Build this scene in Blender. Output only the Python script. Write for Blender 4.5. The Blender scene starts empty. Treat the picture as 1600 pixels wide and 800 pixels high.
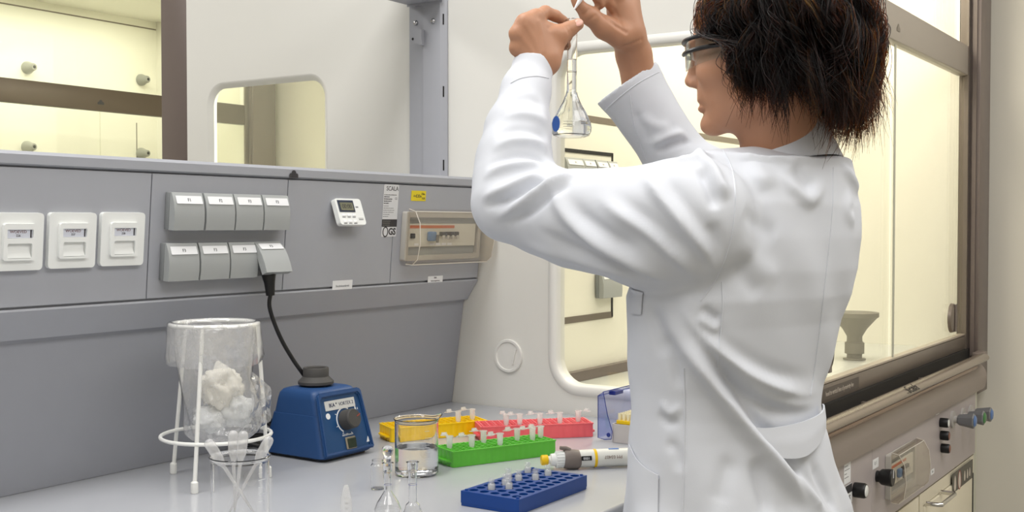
import bpy, bmesh, math, random
import numpy as np
from mathutils import Vector, Matrix
from mathutils.bvhtree import BVHTree
random.seed(7); np.random.seed(7)
PI = math.pi
COL = bpy.context.scene.collection
# ------------------------------------------------------------------ camera geometry (metres; X along the bench, Y away across it, Z up)
FPX = 1800.0
AZ = math.radians(33.69)
PITCH = math.atan(48/1800.0)
CAM = Vector((0, 0, 1.30))
FW = Vector((math.cos(AZ)*math.cos(PITCH), math.sin(AZ)*math.cos(PITCH), -math.sin(PITCH)))
RT = Vector((math.sin(AZ), -math.cos(AZ), 0))
UP = RT.cross(FW)
def ray(x, y): return FW + RT*((x-800)/FPX) + UP*((400-y)/FPX)
def onX(x, y, X): d = ray(x, y); return CAM + d*((X-CAM.x)/d.x)
def onY(x, y, Y): d = ray(x, y); return CAM + d*((Y-CAM.y)/d.y)
def onZ(x, y, Z=0.9): d = ray(x, y); return CAM + d*((Z-CAM.z)/d.z)
def D(x, y, dep): return CAM + ray(x, y)*dep
def depth(p): return (Vector(p)-CAM).dot(FW)
def pj(p):
    q = Vector(p)-CAM; d = q.dot(FW)
    return 800+FPX*q.dot(RT)/d, 400-FPX*q.dot(UP)/d
# ------------------------------------------------------------------ materials
def lin(c):
    c = c/255.0
    return c/12.92 if c <= 0.04045 else ((c+0.055)/1.055)**2.4
def rgb(r, g, b): return (lin(r), lin(g), lin(b), 1.0)
MATS = {}
def mat(name, col, rough=0.5, metal=0.0, spec=0.5, var=0.03, vscale=30.0, bump=0.0, bscale=200.0, coat=0.0, trans=0.0, ior=1.45, sheen=0.0, sss=0.0):
    if name in MATS: return MATS[name]
    m = bpy.data.materials.new(name); m.use_nodes = True
    nt = m.node_tree; b = nt.nodes['Principled BSDF']
    c = rgb(*col)
    b.inputs['Roughness'].default_value = rough
    b.inputs['Metallic'].default_value = metal
    b.inputs['Specular IOR Level'].default_value = spec
    b.inputs['IOR'].default_value = ior
    b.inputs['Coat Weight'].default_value = coat
    b.inputs['Transmission Weight'].default_value = trans
    if sheen: b.inputs['Sheen Weight'].default_value = sheen
    if sss:
        b.inputs['Subsurface Weight'].default_value = sss
        b.inputs['Subsurface Radius'].default_value = (0.012, 0.005, 0.003)
        b.inputs['Subsurface Scale'].default_value = 0.5
    tc = nt.nodes.new('ShaderNodeTexCoord')
    if var > 0:
        n = nt.nodes.new('ShaderNodeTexNoise'); n.inputs['Scale'].default_value = vscale; n.inputs['Detail'].default_value = 4
        nt.links.new(tc.outputs['Object'], n.inputs['Vector'])
        r = nt.nodes.new('ShaderNodeMix'); r.data_type = 'RGBA'
        r.inputs[6].default_value = tuple(min(1, x*(1+var)) for x in c[:3])+(1,)
        r.inputs[7].default_value = tuple(x*(1-var) for x in c[:3])+(1,)
        nt.links.new(n.outputs['Fac'], r.inputs[0]); nt.links.new(r.outputs[2], b.inputs['Base Color'])
    else:
        b.inputs['Base Color'].default_value = c
    if bump > 0:
        n2 = nt.nodes.new('ShaderNodeTexNoise'); n2.inputs['Scale'].default_value = bscale; n2.inputs['Detail'].default_value = 3
        nt.links.new(tc.outputs['Object'], n2.inputs['Vector'])
        bp = nt.nodes.new('ShaderNodeBump'); bp.inputs['Strength'].default_value = bump; bp.inputs['Distance'].default_value = 0.001
        nt.links.new(n2.outputs['Fac'], bp.inputs['Height']); nt.links.new(bp.outputs['Normal'], b.inputs['Normal'])
    MATS[name] = m
    return m
def pane_mat(name, tint, rough=0.02, refl=1.0, body=0.0, bodycol=(255, 255, 255)):
    """thin clear sheet: transparent + fresnel gloss (+ a little milky body)"""
    if name in MATS: return MATS[name]
    m = bpy.data.materials.new(name); m.use_nodes = True
    nt = m.node_tree; nt.nodes.clear()
    out = nt.nodes.new('ShaderNodeOutputMaterial')
    t = nt.nodes.new('ShaderNodeBsdfTransparent'); t.inputs['Color'].default_value = rgb(*tint)
    g = nt.nodes.new('ShaderNodeBsdfGlossy'); g.inputs['Roughness'].default_value = rough
    lw = nt.nodes.new('ShaderNodeLayerWeight'); lw.inputs['Blend'].default_value = 0.5
    pw = nt.nodes.new('ShaderNodeMath'); pw.operation = 'POWER'; pw.inputs[1].default_value = 5.0
    nt.links.new(lw.outputs['Facing'], pw.inputs[0])
    mu = nt.nodes.new('ShaderNodeMath'); mu.operation = 'MULTIPLY_ADD'; mu.inputs[1].default_value = 0.6*refl; mu.inputs[2].default_value = 0.035*refl
    nt.links.new(pw.outputs[0], mu.inputs[0])
    mx = nt.nodes.new('ShaderNodeMixShader')
    nt.links.new(mu.outputs[0], mx.inputs[0])
    src = t
    if body > 0:
        df = nt.nodes.new('ShaderNodeBsdfDiffuse'); df.inputs['Color'].default_value = rgb(*bodycol)
        tl = nt.nodes.new('ShaderNodeBsdfTranslucent'); tl.inputs['Color'].default_value = rgb(*bodycol)
        ad = nt.nodes.new('ShaderNodeMixShader'); ad.inputs[0].default_value = 0.5
        nt.links.new(df.outputs[0], ad.inputs[1]); nt.links.new(tl.outputs[0], ad.inputs[2])
        m2 = nt.nodes.new('ShaderNodeMixShader')
        nz = nt.nodes.new('ShaderNodeTexNoise'); nz.inputs['Scale'].default_value = 40
        mp = nt.nodes.new('ShaderNodeMapRange'); mp.inputs[3].default_value = body*0.75; mp.inputs[4].default_value = body*1.25
        nt.links.new(nz.outputs['Fac'], mp.inputs[0]); nt.links.new(mp.outputs[0], m2.inputs[0])
        nt.links.new(t.outputs[0], m2.inputs[1]); nt.links.new(ad.outputs[0], m2.inputs[2])
        src = m2
    nt.links.new(src.outputs[0], mx.inputs[1]); nt.links.new(g.outputs[0], mx.inputs[2])
    nt.links.new(mx.outputs[0], out.inputs['Surface'])
    MATS[name] = m
    return m
# ------------------------------------------------------------------ mesh helpers
class MB:
    def __init__(s): s.bm = bmesh.new()
    def box(s, x0, x1, y0, y1, z0, z1, r=0.0, seg=2, M=None):
        g = bmesh.ops.create_cube(s.bm, size=1.0)
        T = Matrix.Translation(((x0+x1)/2, (y0+y1)/2, (z0+z1)/2)) @ Matrix.Diagonal((abs(x1-x0), abs(y1-y0), abs(z1-z0), 1))
        bmesh.ops.transform(s.bm, matrix=T, verts=g['verts'])
        vs = g['verts']
        if r > 0:
            es = list({e for v in vs for e in v.link_edges})
            res = bmesh.ops.bevel(s.bm, geom=es, offset=r, segments=seg, affect='EDGES', profile=0.5, clamp_overlap=True)
            vs = list({v for f in res['faces'] for v in f.verts} | {v for v in vs if v.is_valid})
        if M is not None: bmesh.ops.transform(s.bm, matrix=M, verts=vs)
        return s
    def rings(s, rings, cap0=True, cap1=True, closed=True):
        L = [[s.bm.verts.new(p) for p in r] for r in rings]
        n = len(L[0])
        for a, b in zip(L[:-1], L[1:]):
            for i in range(n if closed else n-1):
                j = (i+1) % n
                try: s.bm.faces.new((a[i], a[j], b[j], b[i]))
                except ValueError: pass
        if cap0 and closed: s.bm.faces.new(list(reversed(L[0])))
        if cap1 and closed: s.bm.faces.new(L[-1])
        return s
    def tube(s, pts, r, n=10, caps=True):
        pts = [Vector(p) for p in pts]
        rr = r if isinstance(r, (list, tuple)) else [r]*len(pts)
        t0 = (pts[1]-pts[0]).normalized()
        a = t0.orthogonal().normalized()
        rings = []
        for i, p in enumerate(pts):
            if i == 0: t = pts[1]-p
            elif i == len(pts)-1: t = p-pts[i-1]
            else: t = (pts[i+1]-p).normalized()+(p-pts[i-1]).normalized()
            t = t.normalized() if t.length > 1e-9 else t0
            a = (a-t*a.dot(t)).normalized(); b = t.cross(a)
            rings.append([p+(a*math.cos(2*PI*k/n)+b*math.sin(2*PI*k/n))*rr[i] for k in range(n)])
        return s.rings(rings, caps, caps)
    def loop_tube(s, pts, r, n=8):
        pts = [Vector(p) for p in pts]; N = len(pts); rings = []
        c = sum(pts, Vector())/N
        nrm = Vector()
        for i in range(N): nrm += (pts[i]-c).cross(pts[(i+1) % N]-c)
        nrm.normalize()
        for i in range(N):
            t = (pts[(i+1) % N]-pts[i-1]).normalized(); a = t.cross(nrm).normalized(); b = nrm
            rings.append([pts[i]+(a*math.cos(2*PI*k/n)+b*math.sin(2*PI*k/n))*r for k in range(n)])
        rings.append(rings[0])
        s.rings(rings, False, False)
        bmesh.ops.remove_doubles(s.bm, verts=s.bm.verts, dist=1e-7)
        return s
    def lathe(s, prof, n=32, M=None, c=(0, 0, 0), dense=False):
        """prof: list of (r,z) from one end to the other; r=0 ends close with a pole"""
        if dense: prof = densify(prof)
        rows = []
        for r, z in prof:
            if r < 1e-9: rows.append([s.bm.verts.new((c[0], c[1], c[2]+z))])
            else: rows.append([s.bm.verts.new((c[0]+r*math.cos(2*PI*k/n), c[1]+r*math.sin(2*PI*k/n), c[2]+z)) for k in range(n)])
        for a, b in zip(rows[:-1], rows[1:]):
            for k in range(n):
                j = (k+1) % n
                if len(a) == 1 and len(b) == 1: continue
                if len(a) == 1: s.bm.faces.new((a[0], b[j], b[k]))
                elif len(b) == 1: s.bm.faces.new((a[k], a[j], b[0]))
                else: s.bm.faces.new((a[k], a[j], b[j], b[k]))
        if M is not None: bmesh.ops.transform(s.bm, matrix=M, verts=[v for r in rows for v in r])
        return s
    def plate(s, outer, holes, t, M=None):
        """flat plate in local XY with holes, thickness t along +Z"""
        vs0 = len(s.bm.verts)
        before = set(s.bm.verts)
        edges = []
        for loop in [outer]+list(holes):
            v = [s.bm.verts.new((p[0], p[1], 0)) for p in loop]
            for i in range(len(v)): edges.append(s.bm.edges.new((v[i], v[(i+1) % len(v)])))
        g = bmesh.ops.triangle_fill(s.bm, use_beauty=True, use_dissolve=False, edges=edges, normal=(0, 0, 1))
        fs = [f for f in g['geom'] if isinstance(f, bmesh.types.BMFace)]
        e = bmesh.ops.extrude_face_region(s.bm, geom=fs)
        nv = [v for v in e['geom'] if isinstance(v, bmesh.types.BMVert)]
        bmesh.ops.translate(s.bm, vec=(0, 0, t), verts=nv)
        allv = [v for v in s.bm.verts if v not in before]
        if M is not None: bmesh.ops.transform(s.bm, matrix=M, verts=allv)
        return s
    def prism(s, poly, t, M=None): return s.plate(poly, [], t, M)
    def extr(s, prof, x0, x1):
        """profile of (y,z) swept along X"""
        return s.rings([[(x0, y, z) for y, z in prof], [(x1, y, z) for y, z in prof]])
    def build(s, name, m, parent=None, smooth=True, angle=35, world=True, mods=None):
        bmesh.ops.recalc_face_normals(s.bm, faces=s.bm.faces)
        me = bpy.data.meshes.new(name); s.bm.to_mesh(me); s.bm.free()
        if smooth:
            me.polygons.foreach_set('use_smooth', [True]*len(me.polygons))
            me.set_sharp_from_angle(angle=math.radians(angle))
        me.materials.append(m)
        o = bpy.data.objects.new(name, me); COL.objects.link(o)
        if parent is not None:
            o.parent = parent
            if world: o.matrix_parent_inverse = inv_world(parent)
        return o
def densify(prof, e=.0005):
    """holding rings close to both ends of every long segment, so that smooth glass walls stay straight"""
    out = [prof[0]]
    for (r0, z0), (r1, z1) in zip(prof[:-1], prof[1:]):
        L = math.hypot(r1-r0, z1-z0)
        if L > 4*e:
            for t in (e/L, 1-e/L): out.append((r0+(r1-r0)*t, z0+(z1-z0)*t))
        out.append((r1, z1))
    return out
def world_of(o):
    M = o.matrix_basis.copy()
    if o.parent: M = world_of(o.parent) @ o.matrix_parent_inverse @ M
    return M
def inv_world(o): return world_of(o).inverted()
def mesh_obj(name, verts, faces, m, parent=None, smooth=True, world=True):
    me = bpy.data.meshes.new(name); me.from_pydata([tuple(v) for v in verts], [], [tuple(f) for f in faces]); me.update()
    if smooth: me.polygons.foreach_set('use_smooth', [True]*len(me.polygons))
    me.materials.append(m)
    o = bpy.data.objects.new(name, me); COL.objects.link(o)
    if parent is not None:
        o.parent = parent
        if world: o.matrix_parent_inverse = inv_world(parent)
    return o
def thing(name, label, cat, loc=(0, 0, 0), M=None, group=None):
    o = bpy.data.objects.new(name, None); COL.objects.link(o); o.empty_display_size = 0.05
    if M is not None: o.matrix_basis = M
    else: o.location = loc
    o['label'] = label; o['category'] = cat
    if group: o['group'] = group
    return o
def tag(o, label, cat, group=None):
    o['label'] = label; o['category'] = cat
    if group: o['group'] = group
    return o
def struct(o): o['kind'] = 'structure'; return o
def copy_tree(o, parent=None):
    c = o.copy(); COL.objects.link(c)
    if parent is not None: c.parent = parent
    for ch in list(o.children): copy_tree(ch, c)
    return c
def rrect(w, h, r, n=6, cx=0, cy=0):
    P = []
    for sx, sy, a0 in ((1, 1, 0), (-1, 1, PI/2), (-1, -1, PI), (1, -1, 1.5*PI)):
        for k in range(n+1):
            a = a0+PI/2*k/n
            P.append((cx+sx*(w/2-r)+r*math.cos(a), cy+sy*(h/2-r)+r*math.sin(a)))
    return P
def frame(o, u, n):
    """matrix with local x=u, z=n (outward), y=n x u, origin o"""
    u = Vector(u).normalized(); n = Vector(n); n = (n-u*n.dot(u)).normalized(); v = n.cross(u)
    M = Matrix((u, v, n)).transposed().to_4x4(); M.translation = Vector(o); return M
def text(body, size, m, parent, M, name='lettering', ext=0.0002, align='CENTER', sx=1.0, bold=0.0):
    cu = bpy.data.curves.new(name, 'FONT'); cu.body = body; cu.size = size; cu.align_x = align; cu.align_y = 'CENTER'
    cu.extrude = ext; cu.resolution_u = 3; cu.offset = bold
    t = bpy.data.objects.new(name, cu); COL.objects.link(t)
    dg = bpy.context.evaluated_depsgraph_get(); dg.update()
    me = bpy.data.meshes.new_from_object(t.evaluated_get(dg)); me.name = name
    bpy.data.objects.remove(t); bpy.data.curves.remove(cu)
    me.transform(Matrix.Diagonal((sx, 1, 1, 1)))
    me.materials.clear(); me.materials.append(m)
    o = bpy.data.objects.new(name, me); COL.objects.link(o)
    o.matrix_basis = M
    if parent is not None: o.parent = parent
    return o
def TR(x=0, y=0, z=0): return Matrix.Translation((x, y, z))
def RX(a): return Matrix.Rotation(a, 4, 'X')
def RY(a): return Matrix.Rotation(a, 4, 'Y')
def RZ(a): return Matrix.Rotation(a, 4, 'Z')
# ------------------------------------------------------------------ palette
M_grey   = mat('grey_coated_steel', (165, 167, 174), 0.42, var=0.02, bump=0.05, bscale=900)
M_greyd  = mat('grey_lower_wall', (150, 152, 159), 0.45, var=0.02)
M_top    = mat('grey_epoxy_worktop', (186, 188, 193), 0.22, var=0.03, vscale=14, spec=0.5)
M_white  = mat('white_panel_laminate', (222, 221, 215), 0.5, var=0.012, vscale=8)
M_bead   = mat('white_window_bead', (226, 225, 220), 0.35, var=0.01)
M_cream  = mat('cream_hood_lining', (238, 235, 222), 0.45, var=0.012, vscale=6)
M_brown  = mat('bronze_brown_metal', (116, 105, 100), 0.38, metal=0.25, var=0.03)
M_bronze = mat('light_bronze_metal', (124, 114, 105), 0.33, metal=0.35, var=0.03)
M_mauve  = mat('warm_grey_fascia', (174, 165, 165), 0.4, var=0.02)
M_dark   = mat('dark_gap', (28, 26, 25), 0.7, var=0.05)
M_black  = mat('black_plastic', (22, 22, 23), 0.4, var=0.05)
M_wall   = mat('beige_wall_paint', (224, 219, 207), 0.8, var=0.015, vscale=5, bump=0.1, bscale=120)
M_ceil   = mat('ceiling_tiles', (225, 224, 218), 0.85, var=0.02)
M_floor  = mat('grey_linoleum', (140, 138, 132), 0.5, var=0.06, vscale=18)
M_cab    = mat('cream_cabinet_laminate', (226, 218, 196), 0.45, var=0.015)
M_sock   = mat('grey_socket_plastic', (163, 166, 166), 0.42, var=0.015)
M_sockd  = mat('grey_socket_base', (134, 137, 138), 0.5, var=0.02)
M_paper  = mat('white_label_paper', (232, 233, 235), 0.6, var=0.01)
M_ink    = mat('dark_print', (58, 56, 58), 0.6, var=0.02)
M_ink2   = mat('mid_grey_print', (120, 120, 124), 0.6, var=0.02)
M_whitep = mat('white_plastic', (234, 236, 234), 0.38, var=0.01)
M_chrome = mat('chrome', (215, 213, 208), 0.12, metal=1.0, var=0.01)
M_screw  = mat('steel_screw', (190, 190, 192), 0.25, metal=1.0, var=0.02)
M_glassw = pane_mat('clear_hood_glass', (252, 252, 249))
M_clear  = pane_mat('clear_polycarbonate', (250, 248, 245), refl=1.3, body=0.035, bodycol=(225, 220, 210))
# ------------------------------------------------------------------ room
def slab(name, x0, x1, y0, y1, z0, z1, m):
    return struct(MB().box(x0, x1, y0, y1, z0, z1).build(name, m, smooth=False))
RX0, RX1, RY0, RY1, RZ1 = -2.6, 3.90, -2.6, 4.78, 2.80
slab('floor', RX0-.1, RX1+.1, RY0-.1, RY1+.1, -0.1, 0.0, M_floor)
slab('ceiling', RX0-.1, RX1+.1, RY0-.1, RY1+.1, RZ1, RZ1+.1, M_ceil)
slab('wall_right', RX1, RX1+.1, RY0-.1, RY1+.1, 0, RZ1, M_wall)
slab('wall_far', RX0-.1, RX1, RY1, RY1+.1, 0, RZ1, M_wall)
slab('wall_left', RX0-.1, RX0, RY0, RY1, 0, RZ1, M_wall)
slab('wall_near', RX0, RX1, RY0-.1, RY0, 0, RZ1, M_wall)
# ------------------------------------------------------------------ bench
XE, YC = 2.096, 1.66
bench = thing('laboratory_bench', 'long grey laboratory bench with the racks and mixer standing on it', 'bench', (1.0, 1.15, 0))
MB().box(-0.5, XE-.002, 0.78, 1.655, 0.868, 0.90, 0.006, 3).build('worktop', M_top, bench)
MB().box(-0.45, XE-.02, 0.84, 1.60, 0.10, 0.867, 0.002).build('carcass', M_cab, bench)
for i in range(4):
    x0 = -0.44+i*0.63
    d = MB().box(x0, x0+0.61, 0.822, 0.8395, 0.12, 0.85, 0.003).build('door', M_cab, bench)
    MB().tube([(x0+.50, .822, .76), (x0+.50, .795, .76), (x0+.50, .795, .62), (x0+.50, .822, .62)], .005).build('handle', M_chrome, d)
MB().box(-0.45, XE-.02, 0.88, 1.60, 0.0, 0.10).build('plinth', M_dark, bench)
# ------------------------------------------------------------------ service panel above the bench
PB, PT_ = Vector((0, 1.488, 1.183)), Vector((0, 1.471, 1.382))
PV = (PT_-PB).normalized(); PN = Vector((1, 0, 0)).cross(PV); PN = -PN if PN.y > 0 else PN
def pan(x, y, off=0.0):
    """point of the slanted fascia plane (moved off it by off) in the sight line of pixel x,y"""
    d = ray(x, y); o = PB+PN*off
    t = (o-CAM).dot(PN)/d.dot(PN); return CAM+d*t
def panM(p): return frame(p, (1, 0, 0), PN)
sp = thing('service_panel', 'slanted grey service panel rising along the rear of the bench', 'service panel', (1.0, 1.55, 0.9))
prof = [(1.56, .9005), (1.527, 1.128), (1.524, 1.1335), (1.5175, 1.1345), (1.489, 1.178), (1.4935, 1.1815), (1.4775, 1.3825), (1.4715, 1.3845), (1.4695, 1.3995), (1.473, 1.4035),
        (1.845, 1.4035), (1.8505, 1.3845), (1.83, 1.178), (1.80, 1.1345), (1.76, .9005)]
x0s, x1s = -0.5, XE-.002
MB().extr([p for p in prof], x0s, x1s).build('housing', M_greyd, sp, angle=20)
lip = [(1.5175, 1.134), (1.4885, 1.1775), (1.4895, 1.1805), (1.50, 1.1805), (1.524, 1.139)]
MB().extr([(y-.0008, z) for y, z in lip], x0s, x1s).build('lip', M_grey, sp, angle=20)
MB().extr([(1.4712, 1.3848), (1.4685, 1.3865), (1.4675, 1.3995), (1.4715, 1.4045), (1.60, 1.4045), (1.60, 1.3848)], x0s, x1s).build('top_trim', M_grey, sp, angle=25)
seams = [-0.5, 0.0, 0.594, 1.191, 1.489, 1.789, x1s]
plen = (PT_-PB).length
for a, b in zip(seams[:-1], seams[1:]):
    MB().box(a+.0009, b-.0009, 0.001, plen-.001, -0.006, 0.0, 0.0006, 1, M=frame(PB, (1, 0, 0), PN)).build('fascia', M_grey, sp)
# small three-humped emblem on the trim
def emblem(parent, M, s, name='emblem', m1=None, m2=None):
    m1 = m1 or M_ink
    mb = MB()
    for dx, r, h in ((-.30, .20, .38), (0, .24, .62), (.30, .20, .38)):
        P = [(dx-r, 0)]+[(dx+r*math.cos(a), (h-r*.9)+r*.9*math.sin(a)) for a in [PI-PI*k/8 for k in range(9)]]+[(dx+r, 0)]
        P = P[1:-1]; P = [(dx-r, 0)]+P+[(dx+r, 0)]
        mb.prism([(x*s, y*s) for x, y in reversed(P)], 0.0004+0.0001*(dx == 0), M)
    return mb.build(name, m1, parent, smooth=False)
e0 = pan(459, 278, .0035); emblem(sp, frame(e0, (1, 0, 0), (0, -1, -.05)), .022)
# ------------------------------------------------------------------ upright columns and upper rail behind the panel
col = thing('service_column', 'pair of grey upright steel channels standing behind the service panel', 'column', (2.07, 1.63, 1.405))
MB().box(2.085, 2.094, 1.6295, 1.675, 1.4047, 2.55, .0015, 1).build('channel', M_grey, col)
MB().rings([[(2.078, 1.629, z), (2.0945, 1.629, z), (2.0945, 1.570, z), (2.0905, 1.570, z), (2.078, 1.580, z)] for z in (1.4047, 2.55)]).build('channel', M_grey, col, smooth=False)
for px, py, X in ((650, 36, 2.085), (677, 33, 2.078)):
    p = onX(px, py, X); MB().lathe([(0, .006), (.0035, .005), (.006, .002), (.0062, 0), (0, 0)], 12, frame(p, (0, -1, 0), (-1, 0, 0))).build('screw', M_screw, col)
p = onX(645, 61, 2.085); MB().lathe([(0, .0006), (.003, .0006), (.003, 0), (0, 0)], 12, frame(p, (0, -1, 0), (-1, 0, 0))).build('hole', M_dark, col)
p = onX(657, 60, 2.080); MB().prism([(-.010, .018), (.012, .018), (.012, -.018), (-.010, -.010)], .012, frame(p, (0, -1, 0), (-1, 0, 0))).build('hook', M_grey, col, smooth=False)
for py in (30, 143, 258):
    p = onX(693, py, 2.084); p.y = 1.5752; MB().box(-.0016, .0016, -.012, .012, 0, .0008, M=frame(p, (.781, -.625, 0), (-.625, -.781, 0))).build('slot', M_dark, col)
rail = thing('upper_rail', 'grey overhead rail reaching forward from the two upright channels', 'rail', (2.0, 1.63, 1.81))
MB().box(0.3, 2.076, 1.571, 1.675, 1.805, 1.90, .002, 1).build('beam', M_grey, rail)
MB().box(2.0765, 2.0775, 1.572, 1.674, 1.800, 1.90).build('end_plate', M_grey, rail)
# ------------------------------------------------------------------ fume hoods
def yz_plate(mb, outer, holes, x0, t):
    """plate standing in the YZ plane at x0..x0+t ; points are (y,z)"""
    return mb.plate(outer, holes, t, Matrix(((0, 0, 1, x0), (1, 0, 0, 0), (0, 1, 0, 0), (0, 0, 0, 1))))
HX0, HX1, HF, HB = XE, 3.862, 0.77, 1.43
FRAME_D = 0.058
def side_panel(root, y_front, y_back, wy0, wy1, wz0, wz1, bead=True):
    """white end panel with a round-cornered window, its bead and its pane; y_front/y_back in world"""
    lo, hi = min(y_front, y_back), max(y_front, y_back)
    rw = rrect(abs(wy1-wy0), wz1-wz0, .055, 8, (wy0+wy1)/2, (wz0+wz1)/2)
    mb = MB(); yz_plate(mb, [(lo, 0.0), (hi, 0.0), (hi, 2.6), (lo, 2.6)], [rw], HX0, .028)
    p = mb.build('side_panel', M_white, root, angle=30)
    # rounded bead: an outward-rolled band
    rings = []
    for off, xx in ((.0005, -.0006), (.003, -.0045), (.010, -.0065), (.018, -.0050), (.0225, -.0003)) if bead else ((-.012, .010), (-.004, .004), (0.0, .0008), (.004, -.0004)):
        rr = rrect(abs(wy1-wy0)+2*off-.004, wz1-wz0+2*off-.004, .055+off, 8, (wy0+wy1)/2, (wz0+wz1)/2)
        rings.append([(HX0+xx, y, z) for y, z in rr])
    rr = rrect(abs(wy1-wy0)-.004, wz1-wz0-.004, .053, 8, (wy0+wy1)/2, (wz0+wz1)/2)
    rings.insert(0, [(HX0+.03, y, z) for y, z in rr])
    MB().rings(rings, False, False).build('window_bead', M_bead, p, angle=60)
    g = MB(); yz_plate(g, rrect(abs(wy1-wy0)-.001, wz1-wz0-.001, .053, 8, (wy0+wy1)/2, (wz0+wz1)/2), [], HX0+.012, .004)
    g.build('window_pane', M_glassw, p, smooth=False)
    return p
def hood_body(root, pegs=False, grooves=True):
    side_panel(root, HF+FRAME_D, 1.655, 0.862, 1.283, 0.960, 1.664)
    MB().box(3.722, HX1, HF+FRAME_D, 1.64, 0, 2.6).build('side_panel', M_cream, root, smooth=False)
    bw = MB().box(HX0+.028, 3.722, HB, HB+.03, .905, 2.30).build('rear_wall', M_cream, root, smooth=False)
    if grooves:
        MB().box(HX0+.03, 3.72, HB-.0012, HB+.001, 1.556, 1.572).build('groove', M_bronze, bw, smooth=False)
        gx = onY(957, 243, HB).x; gz0 = onY(957, 490, HB).z; gz1 = onY(957, 243, HB).z
        MB().box(HX0+.03, gx, HB-.0015, HB+.001, gz1-.003, gz1+.006).build('groove', M_dark, bw, smooth=False)
        MB().box(gx-.006, gx+.002, HB-.0015, HB+.001, gz0-.008, gz1+.006).build('groove', M_dark, bw, smooth=False)
        MB().box(HX0+.03, gx, HB-.0015, HB+.001, gz0-.010, gz0+.006).build('groove', M_bronze, bw, smooth=False)
        MB().box(HX0+.03, 3.72, HB-.02, HB-.002, .9205, .945).build('base_rail', M_brown, bw, smooth=False)
    else:
        MB().box(3.60, 3.604, HB-.001, HB+.001, .905, 1.79).build('groove', M_bronze, bw, smooth=False)
        MB().box(HX0+.03, 3.72, HB-.002, HB+.001, 2.246, 2.252).build('groove', M_bronze, bw, smooth=False)
    MB().box(HX0+.028, 3.722, HF+.07, HB, 2.285, 2.30).build('roof_lining', M_cream, root, smooth=False)
    MB().box(HX0+.028, 3.722, HF+.03, HB, .885, .92, .004).build('hood_worktop', mat('pale_grey_ceramic', (206, 208, 202), .25, var=.02), root)
    MB().box(HX0, HX1, HF, 1.60, 2.30, 2.6).build('upper_casing', M_white, root, smooth=False)
    # jambs
    jl = MB().box(HX0, HX0+.075, HF-.005, HF+FRAME_D, .78, 2.45, .004, 2).build('jamb', M_brown, root)
    j = MB().box(3.722, HX1+.0, HF-.005, HF+.035, .78, 2.45, .004, 2).build('jamb', M_brown, root)
    MB().box(3.722, HX1, HF+.0355, HF+FRAME_D-.001, .90, 2.45, .001, 1).build('jamb_liner', M_bronze, j)
    MB().box(3.700, 3.7215, HF+.026, HF+.034, .90, 2.40).build('sash_guide', M_bronze, j, smooth=False)
    MB().box(3.716, 3.7215, HF+.006, HF+.018, .90, 2.40).build('sash_guide', M_brown, j, smooth=False)
    # sash
    s = MB().box(HX0+.08, 3.710, HF+.028, HF+.062, 1.757, 1.846, .003, 2).build('sash_rail', mat('bronze_rail_frontlit_tone', (166, 157, 147), .4, metal=.15, var=.02) if grooves else mat('bronze_rail_backlit_tone', (92, 80, 68), .4, metal=.15, var=.02), root)  # one bronze, front light near and back light far painted into its tone
    emblem(s, frame(Vector((2.93, HF+.0275, 1.782)), (1, 0, 0), (0, -1, 0)), .030, m1=mat('dark_emblem', (120, 110, 100), .4) if grooves else None)
    MB().box(HX0+.08, 2.945, HF+.050, HF+.054, .935, 1.757).build('sash_pane', M_glassw, s, smooth=False)
    MB().box(2.935, 3.705, HF+.040, HF+.044, .935, 1.757).build('sash_pane', M_glassw, s, smooth=False)
    MB().box(HX0+.08, 3.705, HF+.062, HF+.066, 1.846, 2.40).build('upper_pane', M_glassw, s, smooth=False)
    if grooves: MB().box(2.937, 2.949, HF+.037, HF+.0395, .96, 1.752).build('pane_edge', mat('glass_edge_strip', (178, 178, 164), .3), s, smooth=False)
    MB().box(HX0+.08, 3.705, HF+.030, HF+.060, .918, .962, .004, 2).build('bottom_rail', M_bronze, s)
    MB().box(HX0+.08, 3.700, HF+.029, HF+.050, .9625, .968, .001, 1).build('bottom_rail_lip', mat('pale_bronze_edge', (176, 164, 150), .3, metal=.3), s)
    for x in (2.418, 3.565):
        g = MB().lathe([(0, .012), (.036, .012), (.042, .009), (.044, 0), (0, 0)], 32, frame((x, HF+.040, 1.025), (1, 0, 0), (0, -1, 0))).build('finger_grip', M_bronze if x > 3 else mat('dark_grip', (70, 60, 52), .4), s)
        MB().box(x-.009, x+.009, HF+.024, HF+.028, .985, 1.066, .001, 1).build('grip_bar', M_brown, g)
    return s
hood = thing('fume_hood', 'fume hood with white end panel and bronze sash at the end of the bench', 'fume hood', (2.9, 1.1, 0))
sash = hood_body(hood)
# sill, handle bar and control fascia of the near hood
MB().box(HX0+.08, 3.72, HF+.02, HF+.05, .886, .9215).build('gap', M_dark, hood, smooth=False)
bar = [(HF-.032+.019*math.cos(a), .9035+.0125*math.sin(a)) for a in [2*PI*k/20 for k in range(20)]]
MB().extr(bar, HX0+.04, 3.655).build('handle_bar', mat('polished_bronze_bar', (150, 138, 126), .22, metal=.6), hood)
MB().tube([(HX0+.04, HF-.022, .8805), (3.60, HF-.022, .8805)], .008).build('lower_rod', mat('copper_tinted_rod', (150, 122, 104), .25, metal=.7), hood)
MB().box(3.645, 3.72, HF-.034, HF-.002, .894, .918, .006).build('bar_end', M_brown, hood)
for x in (2.62, 3.12):
    MB().box(x, x+.014, HF-.036, HF+.02, .893, .897).build('bar_bracket', M_bronze, hood)
cs = [(HF+.02, .886)]+[(HF+.03-.055*math.sin(a)-.0, .835+.05*math.cos(a)) for a in [PI/2*k/8 for k in range(9)]]+[(HF-.020, .800), (HF+.02, .800)]
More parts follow.
